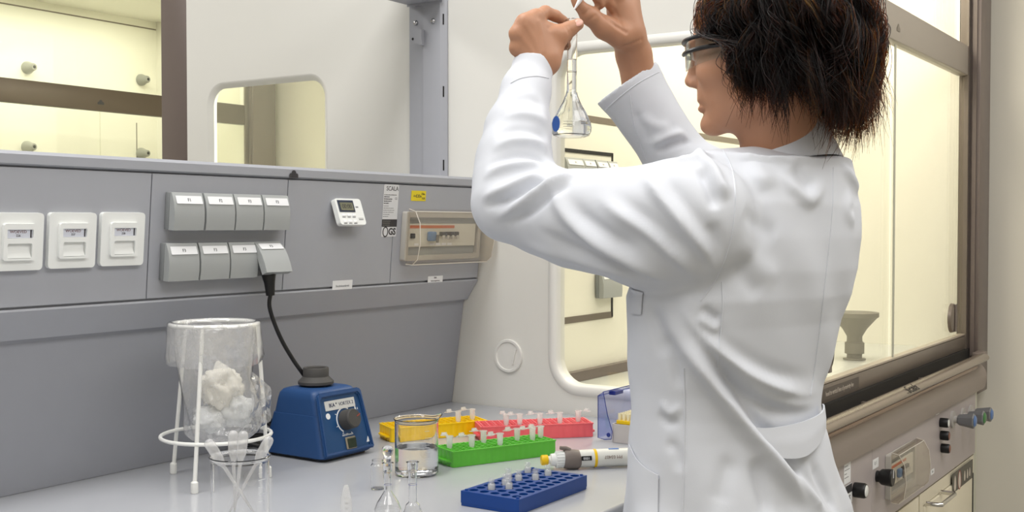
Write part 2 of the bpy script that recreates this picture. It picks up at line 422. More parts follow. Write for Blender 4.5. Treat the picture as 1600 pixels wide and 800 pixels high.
MB().extr(cs, HX0+.02, 3.755).build('curved_sill', M_mauve if False else mat('bronze_sill', (142, 130, 122), .4, var=.02), hood, angle=25)
YF = HF-.012
fz0, fz1 = .612, .799
MB().box(HX0+.02, 2.60, YF, YF+.02, fz0, fz1, .001, 1).build('control_fascia', M_mauve, hood)
MB().box(2.602, 3.66, YF, YF+.02, fz0, fz1, .001, 1).build('control_fascia', M_mauve, hood)
MB().box(3.662, 3.70, YF+.004, YF+.03, 0.05, fz1+.02, .001, 1).build('end_strip', mat('pale_green_strip', (196, 196, 180), .4), hood)
# wording on the bottom rail and the script on the bar (illegible fine print in the photograph)
Mt = frame((2.42, HF+.0297, .940), (1, 0, 0), (0, -1, 0))
o = MB().box(-.06, .215, -.013, .013, 0, .0004, M=Mt).build('notice_strip', mat('dark_bronze_strip', (86, 78, 72), .4), sash, smooth=False)
text('hood to vertical lines of proximity line', .0150, M_paper if False else mat('pale_print', (190, 180, 168), .5), o, o.matrix_parent_inverse.inverted() @ o.matrix_basis @ frame((2.4975, HF+.0291, .940), (1, 0, 0), (0, -1, 0)) if False else frame((2.4975, HF+.0291, .940), (1, 0, 0), (0, -1, 0)), sx=.82).matrix_parent_inverse = inv_world(o)
text('Scala', .031, M_dark, hood, frame((2.80, HF-.0472, .9122), (1, 0, 0), (0, -.617, .787)), 'bar_script', sx=1.5).matrix_parent_inverse = inv_world(hood)
# the hood across the far aisle: same build, moved over
far = thing('fume_hood', 'lit cream fume hood behind the service panel, across the far aisle', 'fume hood', (2.9, 1.1, 0))
fs = hood_body(far, grooves=False)
for px, py in ((42, 106), (220, 125), (42, 230), (220, 240)):
    p = onY(px, py, HB+3.13); p.y -= 3.13
    Mp = frame((p.x, HB, p.z), (1, 0, 0), (0, -1, 0))
    k = MB().lathe([(0, .055), (.012, .055), (.016, .05), (.018, .035), (.027, .012), (.028, 0), (0, 0)], 20, Mp).build('rod_socket', mat('grey_rod_socket', (150, 150, 142), .4), far)
    MB().lathe([(0, .0005), (.007, .0005), (.007, 0), (0, 0)], 12, Mp @ TR(0, 0, .055)).build('socket_hole', M_dark, k)
MB().box(HX0+.02, 3.72, HF, HF+.03, 0, .90).build('front_cabinet', M_cab, far)
far.location.y += 3.13
# the hood on the other half of the island, back to back with the near one (mirrored in Y)
b2b = thing('fume_hood', 'fume hood behind the panel showing its white side with rounded window', 'fume hood', (2.9, 2.2, 0))
side_panel(b2b, 2*YC-HF-.105, 1.665, 1.942, 2.365, 0.96, 1.672, bead=False)
MB().box(HX0, HX0+.075, 2*YC-HF-.105+.0005, 2*YC-HF, .78, 2.45, .004, 2).build('jamb', M_brown, b2b)
MB().box(3.722, HX1, 1.68, 2*YC-HF, 0, 2.6).build('side_panel', M_cream, b2b, smooth=False)
MB().box(HX0+.028, 3.722, 1.68, 1.70, .905, 2.30).build('rear_wall', M_cream, b2b, smooth=False)
MB().box(HX0+.028, 3.722, 1.70, 2*YC-HF-.03, .885, .92).build('hood_worktop', MATS['pale_grey_ceramic'], b2b, smooth=False)
MB().box(HX0, HX1, 1.68, 2*YC-HF, 2.30, 2.6).build('upper_casing', M_white, b2b, smooth=False)
MB().box(HX0+.08, 3.72, 2.515, 2.519, .93, 2.29).build('sash_pane', M_glassw, b2b, smooth=False)
MB().box(HX0+.028, 3.722, 2.50, 2.55, .60, .90).build('front_fascia', M_mauve, b2b, smooth=False)
# ------------------------------------------------------------------ devices on the slanted fascia
def stick(name, label, cat, px, w, h, m, group=None, off=.0004, rot=0.0):
    """thin adhesive label lying on the fascia, centred on the sight line of px"""
    M = panM(pan(px[0], px[1], off)) @ RZ(rot)
    o = MB().plate(rrect(w, h, min(w, h)*.06, 3), [], .0003).build(name, m, None, smooth=False)
    o.matrix_basis = M
    tag(o, label, cat, group); return o
def bars(mb, rows, x0, x1, y0, dy, h):
    """rows of fine print: short dashes of varied length"""
    rnd = random.Random(len(rows)*13+int(abs(y0)*1e5))
    for i, frac in enumerate(rows):
        x = x0; end = x0+(x1-x0)*frac
        while x < end:
            l = min(end-x, (x1-x0)*rnd.uniform(.05, .16))
            mb.box(x, x+l, y0-i*dy, y0-i*dy+h, .0003, .0005); x += l+(x1-x0)*.03
    return mb
outl = [((33, 377), '226', 'white data outlet cut off at the edge of the picture', ), ((110, 375), '227', 'middle white data outlet of the three on the grey fascia'), ((188, 373), '228', 'white data outlet beside the fascia seam, nearest the grey sockets')]
for k, (px, num, lab) in enumerate(outl):
    M = panM(pan(px[0], px[1], .0002))
    M.translation.x = (0.960, 1.0480, 1.1360)[k]
    t = thing('data_outlet', lab, 'socket', M=M, group='white data outlets')
    MB().plate(rrect(.079, .0815, .006, 5), [], .0075).build('frame', M_whitep, t, world=False, angle=50)
    mb = MB().plate(rrect(.050, .052, .0035, 4), [rrect(.040, .0125, .001, 2, 0, .0115), rrect(.038, .021, .002, 2, 0, -.0125)], .005, TR(0, 0, .0076))
    ins = mb.build('insert', M_whitep, t, world=False)
    wn = MB().box(-.0199, .0199, .0054, .0176, .0077, .0102).build('label_window', mat('pale_blue_card', (214, 217, 228), .3), ins, world=False, smooth=False)
    MB().box(.0165, .0185, .006, .0172, .0102, .0106).build('mark', M_ink, wn, world=False, smooth=False)
    text('WOEVED', .0056, mat('red_brown_print', (112, 72, 70), .5), wn, TR(-.002, .0142, .0103), sx=1.1)
    text(num, .0045, M_ink, wn, TR(-.002, .0090, .0103))
    MB().rings([[(-.0185, y, z), (.0185, y, z), (.0165, y2, z2), (-.0165, y2, z2)] for y, z, y2, z2 in ((-.0225, .0077, -.0028, .0077), (-.0225, .0118, -.0110, .0086))], True, True).build('shutter', M_whitep, ins, world=False, smooth=False)
# hinged grey power sockets
def socket(M, lab, txt, open_=False, group='grey power sockets', w=.0625, h=.060, copyof=None):
    t = thing('power_socket', lab, 'socket', M=M, group=group)
    MB().box(-w/2, w/2, -h/2, h/2, 0, .010, .0015, 2).build('base', M_sockd, t, world=False)
    # curved cover: profile (y, z)
    P = [(-h/2, .0105), (-h/2, .0225), (-h/4, .0238), (0, .0232), (h/4, .0205), (h/2-.006, .0165), (h/2, .0135), (h/2, .0105)]
    if open_:
        mc = TR(0, h/2-.002, .012) @ RX(math.radians(-27)) @ TR(0, -(h/2-.002), -.012)
    else: mc = Matrix.Identity(4)
    mb = MB().rings([[(x, y, z) for y, z in P] for x in (-w/2+.0006, w/2-.0006)])
    bmesh.ops.bevel(mb.bm, geom=[e for e in mb.bm.edges if e.calc_face_angle(0) > .9], offset=.0012, segments=2, affect='EDGES')
    c = mb.build('cover', M_sock, t, world=False, angle=30); c.matrix_basis = mc
    a = math.atan2(.0165-.0205, (h/2-.006)-h/4)
    Ml = TR(.001, h/4+.004, .0189+.0001) @ RX(-(-a)) if False else TR(.001, h*.315, .0192) @ RX(a)
    lb = MB().plate(rrect(w*.84, .0135, .001, 3), [], .0004, Ml @ TR(0, 0, -.0001)).build('label_strip', M_paper, c, world=False, smooth=False)
    text(txt, .0075, M_ink, lb, Ml @ TR(0, -.0004, .0004))
    if open_:
        pl = MB().lathe([(0, 0), (.0185, 0), (.0190, .001), (.0190, .003), (.017, .004), (0, .0042)], 24, TR(0, -.007, .0102)).build('socket_face', M_sockd, t, world=False)
    return t
row1 = [(1.2495, 'F1', 'grey socket with closed lid, first of the upper row by the data outlets'), (1.3150, 'F2', 'grey socket with closed lid, second of the upper row'),
        (1.3795, 'F3', 'grey socket with closed lid, third of the upper row'), (1.4440, 'F3', 'grey socket with closed lid at the end of the upper row near the seam')]
row2 = [(1.2440, 'F3', 'grey socket with closed lid, first of the lower row by the data outlets'), (1.3090, 'F3', 'grey socket with closed lid, second of the lower row'),
        (1.3735, 'F3', 'grey socket with closed lid beside the socket in use'), (1.4320, 'F3', 'grey socket with its lid propped open over a black plug')]
for z, row in ((1.3235, row1), (1.2425, row2)):
    for x, tx, lab in row:
        tt = (z-PB.z)/PV.z; p = PB+PV*tt; p = Vector((x, p.y, p.z))+PN*.0003
        if lab.endswith('plug'):
            SOCK = panM(p)
            socket(SOCK, lab, tx, True)
        else: socket(panM(p), lab, tx)
# kitchen timer on its magnetic foot
pt = pan(545, 332, .014)
Mt = panM(pt) @ RX(math.radians(-24))
tm = thing('timer', 'small white digital timer with dark display stuck to the fascia', 'timer', M=Mt)
MB().plate(rrect(.072, .052, .006, 5), [], .010, TR(0, 0, -.005)).build('case', M_whitep, tm, world=False, angle=50)
MB().box(-.024, .024, -.017, .012, -.0125, -.0052, .001, 1).build('magnet', mat('red_brown_foot', (120, 70, 66), .5), tm, world=False)
bz = MB().box(-.031, .013, -.001, .0225, .0051, .0062, .0008, 1).build('bezel', mat('navy_bezel', (34, 44, 66), .3), tm, world=False)
dsp = MB().box(-.026, .009, .002, .0175, .0062, .0066).build('display', mat('olive_lcd', (112, 112, 92), .25), bz, world=False, smooth=False)
text('00:00', .0125, M_ink, dsp, TR(-.0085, .0095, .0067), sx=.95)
for r in range(2):
    for c in range(3):
        MB().box(-.027+c*.014, -.0175+c*.014, -.0095-r*.0125, -.0045-r*.0125, .0051, .0066, .001, 2).build('button', mat('white_button', (246, 247, 247), .3), tm, world=False)
mb = MB()
for r in range(2):
    for c in range(3): mb.box(-.027+c*.014, -.0185+c*.014, -.0118-r*.0125, -.0106-r*.0125, .0050, .0053)
mb.box(.017, .0245, .008, .0105, .005, .0053); mb.box(.017, .031, -.0135, -.0128, .005, .0053); mb.box(.018, .030, -.0165, -.015, .005, .0053)
mb.build('printing', M_ink2, tm, world=False, smooth=False)
# stickers
st = stick('inspection_sticker', 'tall white type sticker with black test mark near the breaker box', 'sticker', (609.5, 329), .046, .104, mat('silver_white_sticker', (214, 215, 218), .4))
text('SCALA', .0125, M_ink, st, TR(.003, .0435, .0004), sx=1.0)
bars(bars(MB(), [.9], -.021, .021, .0305, .004, .0012), [.5, .75, .7, .45], -.021, .012, .0262, .0042, .0018).build('small_print', M_ink, st, world=False, smooth=False)
bars(MB(), [.4, .8, .85, .8, .5, .4], -.021, .018, .0085, .0042, .0010).build('small_print', M_ink2, st, world=False, smooth=False)
text('CE', .0065, M_ink2, st, TR(.016, .0240, .0004))
MB().box(-.023, .023, -.0325, -.0175, .0002, .0005).build('black_band', M_ink, st, world=False, smooth=False)
emblem(st, TR(.013, -.0315, .0005), .017, 'emblem', M_paper)
bars(MB(), [.95, .9, .9], -.021, .003, -.0215, .004, .0007).build('small_print', mat('pale_print2', (150, 150, 140), .5), st, world=False, smooth=False).location.z = .0003
mb = MB(); mb.plate([(.0085*math.cos(a)-.011, .0105*math.sin(a)-.0425) for a in [2*PI*k/24 for k in range(24)]], [[(.0062*math.cos(a)-.011, .0082*math.sin(a)-.0425) for a in [2*PI*k/24 for k in range(24)]]], .0003, TR(0, 0, .0003))
mb.build('test_mark', M_ink, st, world=False, smooth=False)
text('GS', .0185, M_ink, st, TR(.0095, -.0425, .0004), bold=.0006)
ys = stick('yellow_sticker', 'small yellow sticker above the breaker box', 'sticker', (654, 306), .048, .021, mat('yellow_sticker', (226, 205, 30), .4))
text('+430v', .010, M_ink, ys, TR(-.004, -.001, .0004), sx=1.1); text('10m', .007, M_ink, ys, TR(.014, .004, .0004)); text('16A', .007, M_ink, ys, TR(.016, -.005, .0004))
l1 = stick('name_label', 'small white label low on the fascia under the timer', 'label', (535, 445), .056, .0175, M_paper); text('Steckdosenkreis', .0058, M_ink2, l1, TR(0, -.002, .0004))
l2 = stick('name_label', 'small white label below the breaker box', 'label', (680, 436), .052, .0135, M_paper); text('SLB1', .0048, M_ink, l2, TR(0, .003, .0004)); text('Sicherungskasten', .0045, M_ink2, l2, TR(0, -.0035, .0004))
# breaker box under a curved clear cover; local x along the panel, y up, z out
def breaker_box(M, lab, w=.262, h=.10):
    b = thing('breaker_box', lab, 'breaker box', M=M)
    MB().plate(rrect(w, h, .004, 3), [rrect(w-.022, h-.022, .003, 3)], .012).build('frame', mat('pale_grey_frame', (186, 182, 174), .4), b, world=False)
    MB().box(-w/2+.008, w/2-.008, -h/2+.010, h/2-.010, 0, .003).build('backing', M_sock, b, world=False, smooth=False)
    f = MB().box(-w/2+.014, w/2-.016, -.022, .026, .0032, .009, .001, 1).build('device_plate', mat('ivory_device_plate', (218, 216, 204), .4), b, world=False)
    MB().box(-w/2+.016, .036, .0165, .0225, .009, .0096).build('orange_stripe', mat('orange_stripe', (204, 112, 72), .4), f, world=False, smooth=False)
    MB().box(-w/2+.018, -w/2+.030, -.004, .006, .009, .014, .001, 1).build('test_button', M_black, f, world=False)
    k = MB().box(-.058, -.034, -.010, .010, .009, .018, .003, 2).build('rotary_switch', mat('steel_blue_switch', (104, 136, 176), .35), f, world=False)
    MB().box(-.038, -.030, -.013, .004, .018, .021, .001, 1).build('switch_lever', mat('grey_lever', (120, 116, 112), .4), k, world=False)
    for i in range(4):
        br = MB().box(-.016+i*.0165, -.002+i*.0165, .000, .009, .009, .015, .001, 1).build('breaker', M_ink, f, world=False)
        MB().box(-.012+i*.0165, -.006+i*.0165, -.006, .002, .013, .019, .001, 1).build('toggle', mat('pale_toggle', (190, 186, 176), .4), br, world=False)
    for i in range(4): MB().box(-.046+i*.020, -.030+i*.020, -.0195, -.0145, .009, .0095).build('circuit_label', M_paper, f, world=False, smooth=False)
    MB().box(-.098, -.084, -.0195, -.0145, .009, .0095).build('circuit_label', M_paper, f, world=False, smooth=False)
    # cover shell: D-shaped side walls and a bulging front
    P = [(-h/2-.006, .013), (-h/2-.006, .030), (-h/2+.006, .042), (-.01, .047), (h/2-.02, .043), (h/2+.002, .030), (h/2+.006, .013)]
    Pi = [(y*.965, .013 if i in (0, 6) else z-.0025) for i, (y, z) in enumerate(P)]
    x0, x1 = -w/2+.004, w/2+.004
    mb = MB().rings([[(x, y, z) for y, z in P+list(reversed(Pi))] for x in (x0+.002, x1-.002)])
    cv = mb.build('cover', M_clear, b, world=False, smooth=False)
    for x in (x0, x1-.0022):
        MB().rings([[(xx, y, z) for y, z in P] for xx in (x, x+.0022)]).build('cover_end', M_clear, cv, world=False, smooth=False)
        MB().tube([(x+.001, y, z) for y, z in P], .0009, 6).build('cover_edge', mat('tan_clear_edge', (214, 208, 198), .3), cv, world=False)
    for y, z in (P[1], P[5]):
        MB().tube([(x0, y, z), (x1, y, z)], .0011, 6).build('cover_edge', MATS['tan_clear_edge'], cv, world=False)
    return b
pb = pan(696, 368, .0005); pb.x = 1.945
breaker_box(panM(pb), 'clear covered breaker box at the end of the slanted fascia')
# round blank port on the hood's white side
pd = onX(795, 556, XE)-Vector((.0002, 0, 0))
port = thing('port_cover', 'round white blanking cover low on the hood side panel', 'cover', M=frame(pd, (0, -1, 0), (-1, 0, 0)))
MB().lathe([(0, .002), (.0295, .002), (.031, .0045), (.0355, .0045), (.037, .002), (.037, 0), (0, 0)], 40).build('disc', M_bead, port, world=False)
MB().rings([[(.010, -.016, z), (.0135, -.018, z), (.017, -.002, z), (.0225, .016, z), (.019, .018, z), (.013, .001, z)] for z in (.0021, .0045)]).build('grip', M_bead, port, world=False, smooth=False)
# ------------------------------------------------------------------ sockets inside the near hood (seen through its side window)
for i, x in enumerate((2.388, 2.459, 2.523, 2.579)):
    socket(frame((x, HB-.0025, 1.432), (1, 0, 0), (0, -1, 0)), ('grey lidded socket inside the hood beside the window edge', 'second grey lidded socket inside the hood, seen under the flask', 'third grey lidded socket inside the hood, seen under the flask', 'last grey lidded socket of the row inside the hood')[i], 'F1', group='sockets inside the hood', w=(.082, .060, .060, .050)[i])
socket(frame((2.568, HB-.0025, 1.150), (1, 0, 0), (0, -1, 0)), 'lone grey socket inside the hood below the raised sleeve', 'F1', group=None, w=.10, h=.066)
# ------------------------------------------------------------------ funnel on the hood worktop
pf = onZ(1335, 562, .92); pf.z = .9204
fu = thing('drain_funnel', 'grey plastic funnel on a stub pipe inside the hood', 'funnel', pf)
Mg = mat('grey_funnel_plastic', (128, 124, 112), .5)
b = MB().lathe([(.0215, .052), (.021, .066), (.034, .088), (.060, .118), (.066, .122), (.066, .134), (.0615, .1345), (.030, .098), (.016, .07), (.016, .052)], 36, c=pf).build('cone', Mg, fu)
MB().box(pf.x+.018, pf.x+.046, pf.y-.003, pf.y+.003, pf.z+.088, pf.z+.112, .001, 1).build('lug', Mg, b)
b = MB().lathe([(.031, .0), (.031, .004), (.021, .0045), (.021, .016), (.027, .018), (.027, .048), (.0215, .052), (.016, .052), (.016, .0)], 32, c=pf).build('pipe', Mg, fu)
# ------------------------------------------------------------------ fittings on the control fascia
def facM(px, py, off=.0003): return frame(onY(px, py, YF-off), (1, 0, 0), (0, -1, 0))
def knob(name, lab, px, py, r, L, capm, mbody=None, cat='button', group=None):
    t = thing(name, lab, cat, M=facM(px, py), group=group)
    MB().lathe([(0, 0), (r, 0), (r*1.03, L*.15), (r*1.03, L*.85), (r*.9, L), (0, L)], 28).build('body', mbody or M_black, t, world=False)
    MB().lathe([(0, L+.0015), (r*.72, L+.001), (r*.8, L+.0002), (0, L+.0002)], 24).build('cap', capm, t, world=False)
    return t
knob('push_button', 'black push button with white cap at the corner of the fascia, by the coat', 1335, 765, .016, .026, M_whitep)
g3 = 'stacked push buttons on the hood fascia'
Mred = mat('brown_red_cap', (126, 78, 62), .4)
knob('push_button', 'black push button with pale cap, top of the stack of three', 1469, 660, .0125, .022, M_whitep, group=g3)
knob('push_button', 'black push button with red cap, middle of the stack of three', 1470, 680, .0125, .022, Mred, group=g3)
knob('push_button', 'black push button with red cap, bottom of the stack of three', 1471, 700, .0125, .022, Mred, group=g3)
t = thing('rotary_knob', 'black rotary knob beside the breaker box on the hood fascia', 'knob', M=facM(1370, 744))
MB().lathe([(0, 0), (.013, 0), (.013, .006), (.018, .012), (.020, .034), (.018, .037), (0, .037)], 28).build('grip', M_black, t, world=False)
MB().box(-.0015, .0015, 0, .018, .037, .038).build('pointer', M_paper, t, world=False, smooth=False)
pe = onY(1404, 733, YF-.0005)
be = breaker_box(frame(pe, (1, 0, 0), (0, -1, 0)) @ Matrix.Diagonal((.86, 1.05, 1.0, 1)), 'clear covered breaker box on the hood fascia beside the black rotary knob')
Mst = mat('grey_valve_metal', (132, 134, 138), .35, metal=.4)
for i, (px, py, c, cn) in enumerate(((1487, 655, (88, 120, 172), 'blue'), (1503, 650, (66, 126, 70), 'green'), (1515, 645, (84, 118, 160), 'blue'))):
    t = thing('gas_valve', ('grey valve with blue cap beside the three buttons', 'grey valve with green cap between two blue ones', 'grey valve with blue cap nearest the wall')[i], 'valve', M=frame(onY(px, py, YF-.0003), (1, 0, 0), (0, -1, 0)), group='gas valves on the hood fascia')
    MB().lathe([(0, 0), (.024, 0), (.024, .006), (.010, .0075), (.010, .016), (0, .016)], 28).build('rosette', mat('pale_rosette', (176, 172, 168), .4), t, world=False)
    mb = MB(); mb.rings([[(r*math.cos(2*PI*k/12)*(1+.08*(k % 2)), r*math.sin(2*PI*k/12)*(1+.08*(k % 2)), z) for k in range(12)] for r, z in ((.011, .016), (.014, .020), (.020, .058), (.018, .061))])
    hd = mb.build('handle', Mst, t, world=False, angle=20)
    MB().lathe([(0, .066), (.012, .065), (.0165, .0615), (0, .0612)], 24).build('cap', mat('cap_'+cn, c, .35), hd, world=False)
def fsticker(name, lab, px, py, w, h, m):
    o = MB().plate(rrect(w, h, .001, 2), [], .0003).build(name, m, None, smooth=False); o.matrix_basis = facM(px, py, .0002); return tag(o, lab, 'sticker')
o = fsticker('type_sticker', 'tall white sticker on the hood fascia beside the coat', 1324, 724, .045, .085, M_paper)
bars(MB(), [.8, .5, .9, .85, .8, .6, .9, .4, .7], -.019, .019, .034, .008, .0016).build('small_print', M_ink2, o, world=False, smooth=False)
o = fsticker('test_sticker', 'small black and white test mark sticker below the tall sticker', 1326, 772, .045, .042, M_paper)
MB().box(-.022, .022, .002, .020, .0002, .0005).build('black_band', M_ink, o, world=False, smooth=False); text('GS', .018, M_ink, o, TR(0, -.010, .0004), bold=.0005)
o = fsticker('name_label', 'white label above the black rotary knob', 1368, 724, .045, .022, M_paper); text('0  I', .012, M_ink2, o, TR(0, 0, .0004))
o = fsticker('name_label', 'white label right of the hood breaker box', 1457, 737, .036, .014, M_paper); text('SLB', .008, M_ink2, o, TR(0, 0, .0004))
o = fsticker('name_label', 'white label over the stacked push buttons', 1465, 644, .036, .012, M_paper); text('24V', .008, M_ink2, o, TR(0, 0, .0004))
# ------------------------------------------------------------------ base cabinets under the near hood
bc = thing('base_cabinet', 'cream base cabinet with chrome handle under the fume hood', 'cabinet', (3.3, 1.1, 0))
cz = .607
MB().box(3.03, 3.655, YF+.022, 1.40, 0.09, cz).build('carcass', M_cab, bc, smooth=False)
MB().box(3.03, 3.655, YF+.10, 1.38, 0.0, 0.0895).build('plinth', M_dark, bc, smooth=False)
mb = MB(); yz = None
MB().plate([(3.032, .092), (3.655, .092), (3.655, cz), (3.032, cz)], [[(3.065, .12), (3.625, .12), (3.625, cz-.035), (3.065, cz-.035)]], .018, Matrix(((1, 0, 0, 0), (0, 0, -1, YF+.021), (0, 1, 0, 0), (0, 0, 0, 1)))).build('face_frame', M_cab, bc, smooth=False)
dr = MB().box(3.068, 3.620, YF-.002, YF+.016, .124, cz-.038, .002, 2).build('door', M_cab, bc)
MB().box(3.6215, 3.6325, YF-.003, YF+.002, .30, cz-.050).build('hinge_strip', M_black, bc, smooth=False)
p1, p2 = onY(1447, 787, YF-.002), onY(1466, 771, YF-.002)
hz = (p1.z+p2.z)/2
MB().tube([(p1.x, YF-.002, hz), (p1.x, YF-.030, hz), (p1.x+.006, YF-.040, hz), (p2.x+.02, YF-.040, hz), (p2.x+.026, YF-.030, hz), (p2.x+.026, YF-.002, hz)], .0058, 12).build('handle', M_chrome, dr)
sk = MB().box(-.13, .13, -.028, .028, 0, .0004).build('pictogram_sticker', mat('dark_olive_sticker', (74, 70, 60), .4), None, smooth=False)
pk = onY(1496, 750, YF-.0022); sk.matrix_basis = frame((3.49, pk.y, pk.z), (1, 0, 0), (0, -1, 0)); tag(sk, 'dark sticker with white bottle shapes on the cream cabinet door', 'sticker')
for x, s in ((-.095, .022), (-.04, .026), (.025, .015), (.060, .014), (.09, .013)):
    MB().plate([(x+.55*s*math.cos(a)*(1-.35*math.sin(a)), -.004+s*math.sin(a)) for a in [2*PI*k/20 for k in range(20)]], [], .0003, TR(0, 0, .0004)).build('pictogram', mat('pale_pictogram', (206, 196, 184), .5), sk, world=False, smooth=False)
MB().plate([(-.04+.02*math.cos(a), -.004+.0275*math.sin(a)) for a in [2*PI*k/24 for k in range(24)]], [[(-.04+.017*math.cos(a), -.004+.0245*math.sin(a)) for a in [2*PI*k/24 for k in range(24)]]], .0004, TR(0, 0, .0004)).build('red_ring', mat('red_ring', (150, 62, 52), .5), sk, world=False, smooth=False)
bc2 = thing('base_cabinet', 'cream base cabinet under the hood, cut off by the lower picture edge', 'cabinet', (2.6, 1.1, 0))
MB().box(2.14, 3.027, YF+.022, 1.40, 0.09, cz).build('carcass', M_cab, bc2, smooth=False)
MB().box(2.14, 3.027, YF+.10, 1.38, 0.0, 0.0895).build('plinth', M_dark, bc2, smooth=False)
d2 = MB().box(2.15, 3.022, YF+.003, YF+.0215, .095, cz-.002, .002, 2).build('door', M_cab, bc2)
MB().tube([(2.9, YF+.003, .45), (2.9, YF-.03, .45), (2.9, YF-.03, .33), (2.9, YF+.003, .33)], .0058, 12).build('handle', M_chrome, d2)
# ------------------------------------------------------------------ vortex mixer
M_blue = mat('blue_painted_housing', (38, 74, 124), .42, var=.04, bump=.08, bscale=500)
M_blued = mat('deep_blue_front', (30, 72, 118), .35, var=.03)
M_rub = mat('dark_grey_rubber', (72, 70, 68), .65, var=.05)
vF, vR, vL = onZ(506, 725), onZ(584, 706), onZ(424, 705)
ux = (vR-vF); vw = ux.length; ux.normalize(); uy = Vector((-ux.y, ux.x, 0)); vd = (vL-vF).dot(uy)
vd = min(max(vd, .15), .175)
Mv = Matrix((ux, uy, Vector((0, 0, 1)))).transposed().to_4x4(); Mv.translation = vF+ux*(vw/2)+Vector((0, 0, .0005))
vm = thing('vortex_mixer', 'blue vortex mixer with black rubber cup standing by the service panel', 'mixer', M=Mv)
def vsec(z):
    t = z/.118
    hw = vw/2*(1-t)+.0535*t; y0 = 0.0*(1-t)+.030*t; y1 = vd*(1-t)+(vd-.034)*t
    return hw, y0, y1
def rr_ring(hw, y0, y1, r, z, n=5):
    return [(x, y, z) for x, y in rrect(2*hw, y1-y0, r, n, 0, (y0+y1)/2)]
rings = []
for z, ins in ((.004, .003), (.006, 0), (.05, 0), (.075, 0), (.0755, .0012), (.10, .0005), (.110, .001), (.1155, .004), (.118, .010), (.1187, .02)):
    hw, y0, y1 = vsec(z); rings.append(rr_ring(hw-ins, y0+ins, y1-ins, .013, z))
MB().rings(rings).build('housing', M_blue, vm, world=False, angle=40)
hw, y0, y1 = vsec(0); MB().rings([rr_ring(hw-.008, y0+.008, y1-.008, .01, z) for z in (0, .0042)]).build('foot_pad', M_black, vm, world=False)
# front: plane through bottom edge and top edge, with raised surround
fb, ft = Vector((0, 0, .006)), Vector((0, .030*.112/.118, .112))
Mfv = frame(fb, (1, 0, 0), Vector((1, 0, 0)).cross((ft-fb)) * 1.0)
if (Mfv.to_3x3() @ Vector((0, 0, 1))).y > 0: Mfv = frame(fb, (1, 0, 0), (ft-fb).cross(Vector((1, 0, 0))))
L = (ft-fb).length
outer = [(-vw/2+.001, .002), (vw/2-.001, .002), (.0555, L-.004), (.050, L+.001), (-.050, L+.001), (-.0555, L-.004)]
inner = [(-vw/2+.0085, .0085), (vw/2-.0085, .0085), (.0485, L-.013), (.0440, L-.008), (-.0440, L-.008), (-.0485, L-.013)]
mb = MB().plate(outer, [inner], .0065, Mfv @ TR(0, 0, -.001))
bmesh.ops.bevel(mb.bm, geom=[e for e in mb.bm.edges if len(e.link_faces) == 2 and e.calc_face_angle(0) > .6], offset=.0022, segments=2, affect='EDGES')
mb.build('front_surround', M_blue, vm, world=False, angle=40)
fp = MB().plate(inner, [], .0012, Mfv).build('front_panel', M_blued, vm, world=False, smooth=False)
lb = MB().plate(rrect(.074, .0165, .001, 2, -.001, L-.0225), [], .001, Mfv @ TR(0, 0, .0012)).build('name_plate', mat('pale_silver_plate', (206, 206, 204), .35), vm, world=False, smooth=False)
text('IKA', .0092, mat('navy_print', (52, 58, 86), .5), lb, Mfv @ TR(-.0215, L-.0226, .0023), bold=.0002)
text('VORTEX 2', .0086, MATS['navy_print'], lb, Mfv @ TR(.0135, L-.0226, .0023), sx=.92)
text('®', .0042, MATS['navy_print'], lb, Mfv @ TR(-.0105, L-.0205, .0023))
kn = MB().lathe([(0, .022), (.0150, .0218), (.0165, .020), (.0175, .002), (.0175, 0), (0, 0)], 36, Mfv @ TR(.006, .0585, .0013)).build('speed_knob', M_rub, vm, world=False)
MB().box(-.001, .001, .006, .0155, .022, .0225, M=Mfv @ TR(.006, .0585, .0013) @ RZ(-1.2)).build('pointer', mat('red_pointer', (150, 70, 60), .4), kn, world=False, smooth=False)
arc = [((.0215+.0012*s)*math.cos(a)+.006, (.0215+.0012*s)*math.sin(a)+.0585) for s, rng in ((1, range(0, 31)), (-1, range(30, -1, -1))) for a in [math.radians(60+180*k/30) for k in rng]]
mb = MB().prism(arc, .0004, Mfv @ TR(0, 0, .0012))
for a in (20, 60, 110, 150, 200, 240, 290): mb.box(.0235, .0265, -.0006, .0006, 0, .0004, M=Mfv @ TR(.006, .0585, .0012) @ RZ(math.radians(a)))
mb.build('dial_scale', M_paper, fp, world=False, smooth=False)
MB().prism([(.0052*math.cos(a)-.0345, .0052*math.sin(a)+.070) for a in [2*PI*k/20 for k in range(20)]], .0004, Mfv @ TR(0, 0, .0012)).build('dot_mark', M_paper, fp, world=False, smooth=False)
mb = MB(); mb.prism([(.033, .073), (.0365, .073), (.0355, .082), (.034, .082)], .0004, Mfv @ TR(0, 0, .0012)); mb.prism([(.039, .073), (.041, .073), (.0405, .077)], .0004, Mfv @ TR(0, 0, .0012)); mb.build('tube_mark', M_paper, fp, world=False, smooth=False)
MB().prism([(.047, .0135), (.0575, .0135), (.0522, .0235)], .0004, Mfv @ TR(0, 0, .0012)).build('warning_mark', M_paper, fp, world=False, smooth=False)
text('on/off/touch', .0055, M_paper, fp, Mfv @ TR(.004, .0335, .0014))
sw = MB().box(-.0115, .0125, -.0115, .0095, 0, .0035, .001, 1, M=Mfv @ TR(.006, .0195, .001)).build('switch', mat('switch_frame', (150, 140, 120), .3), vm, world=False)
MB().box(-.0095, .0105, -.0095, .0075, .0035, .0062, .001, 1, M=Mfv @ TR(.006, .0195, .001) @ RX(.08)).build('rocker', mat('dark_green_rocker', (40, 52, 40), .25), sw, world=False)
cy = (vsec(.118)[1]+vsec(.118)[2])/2
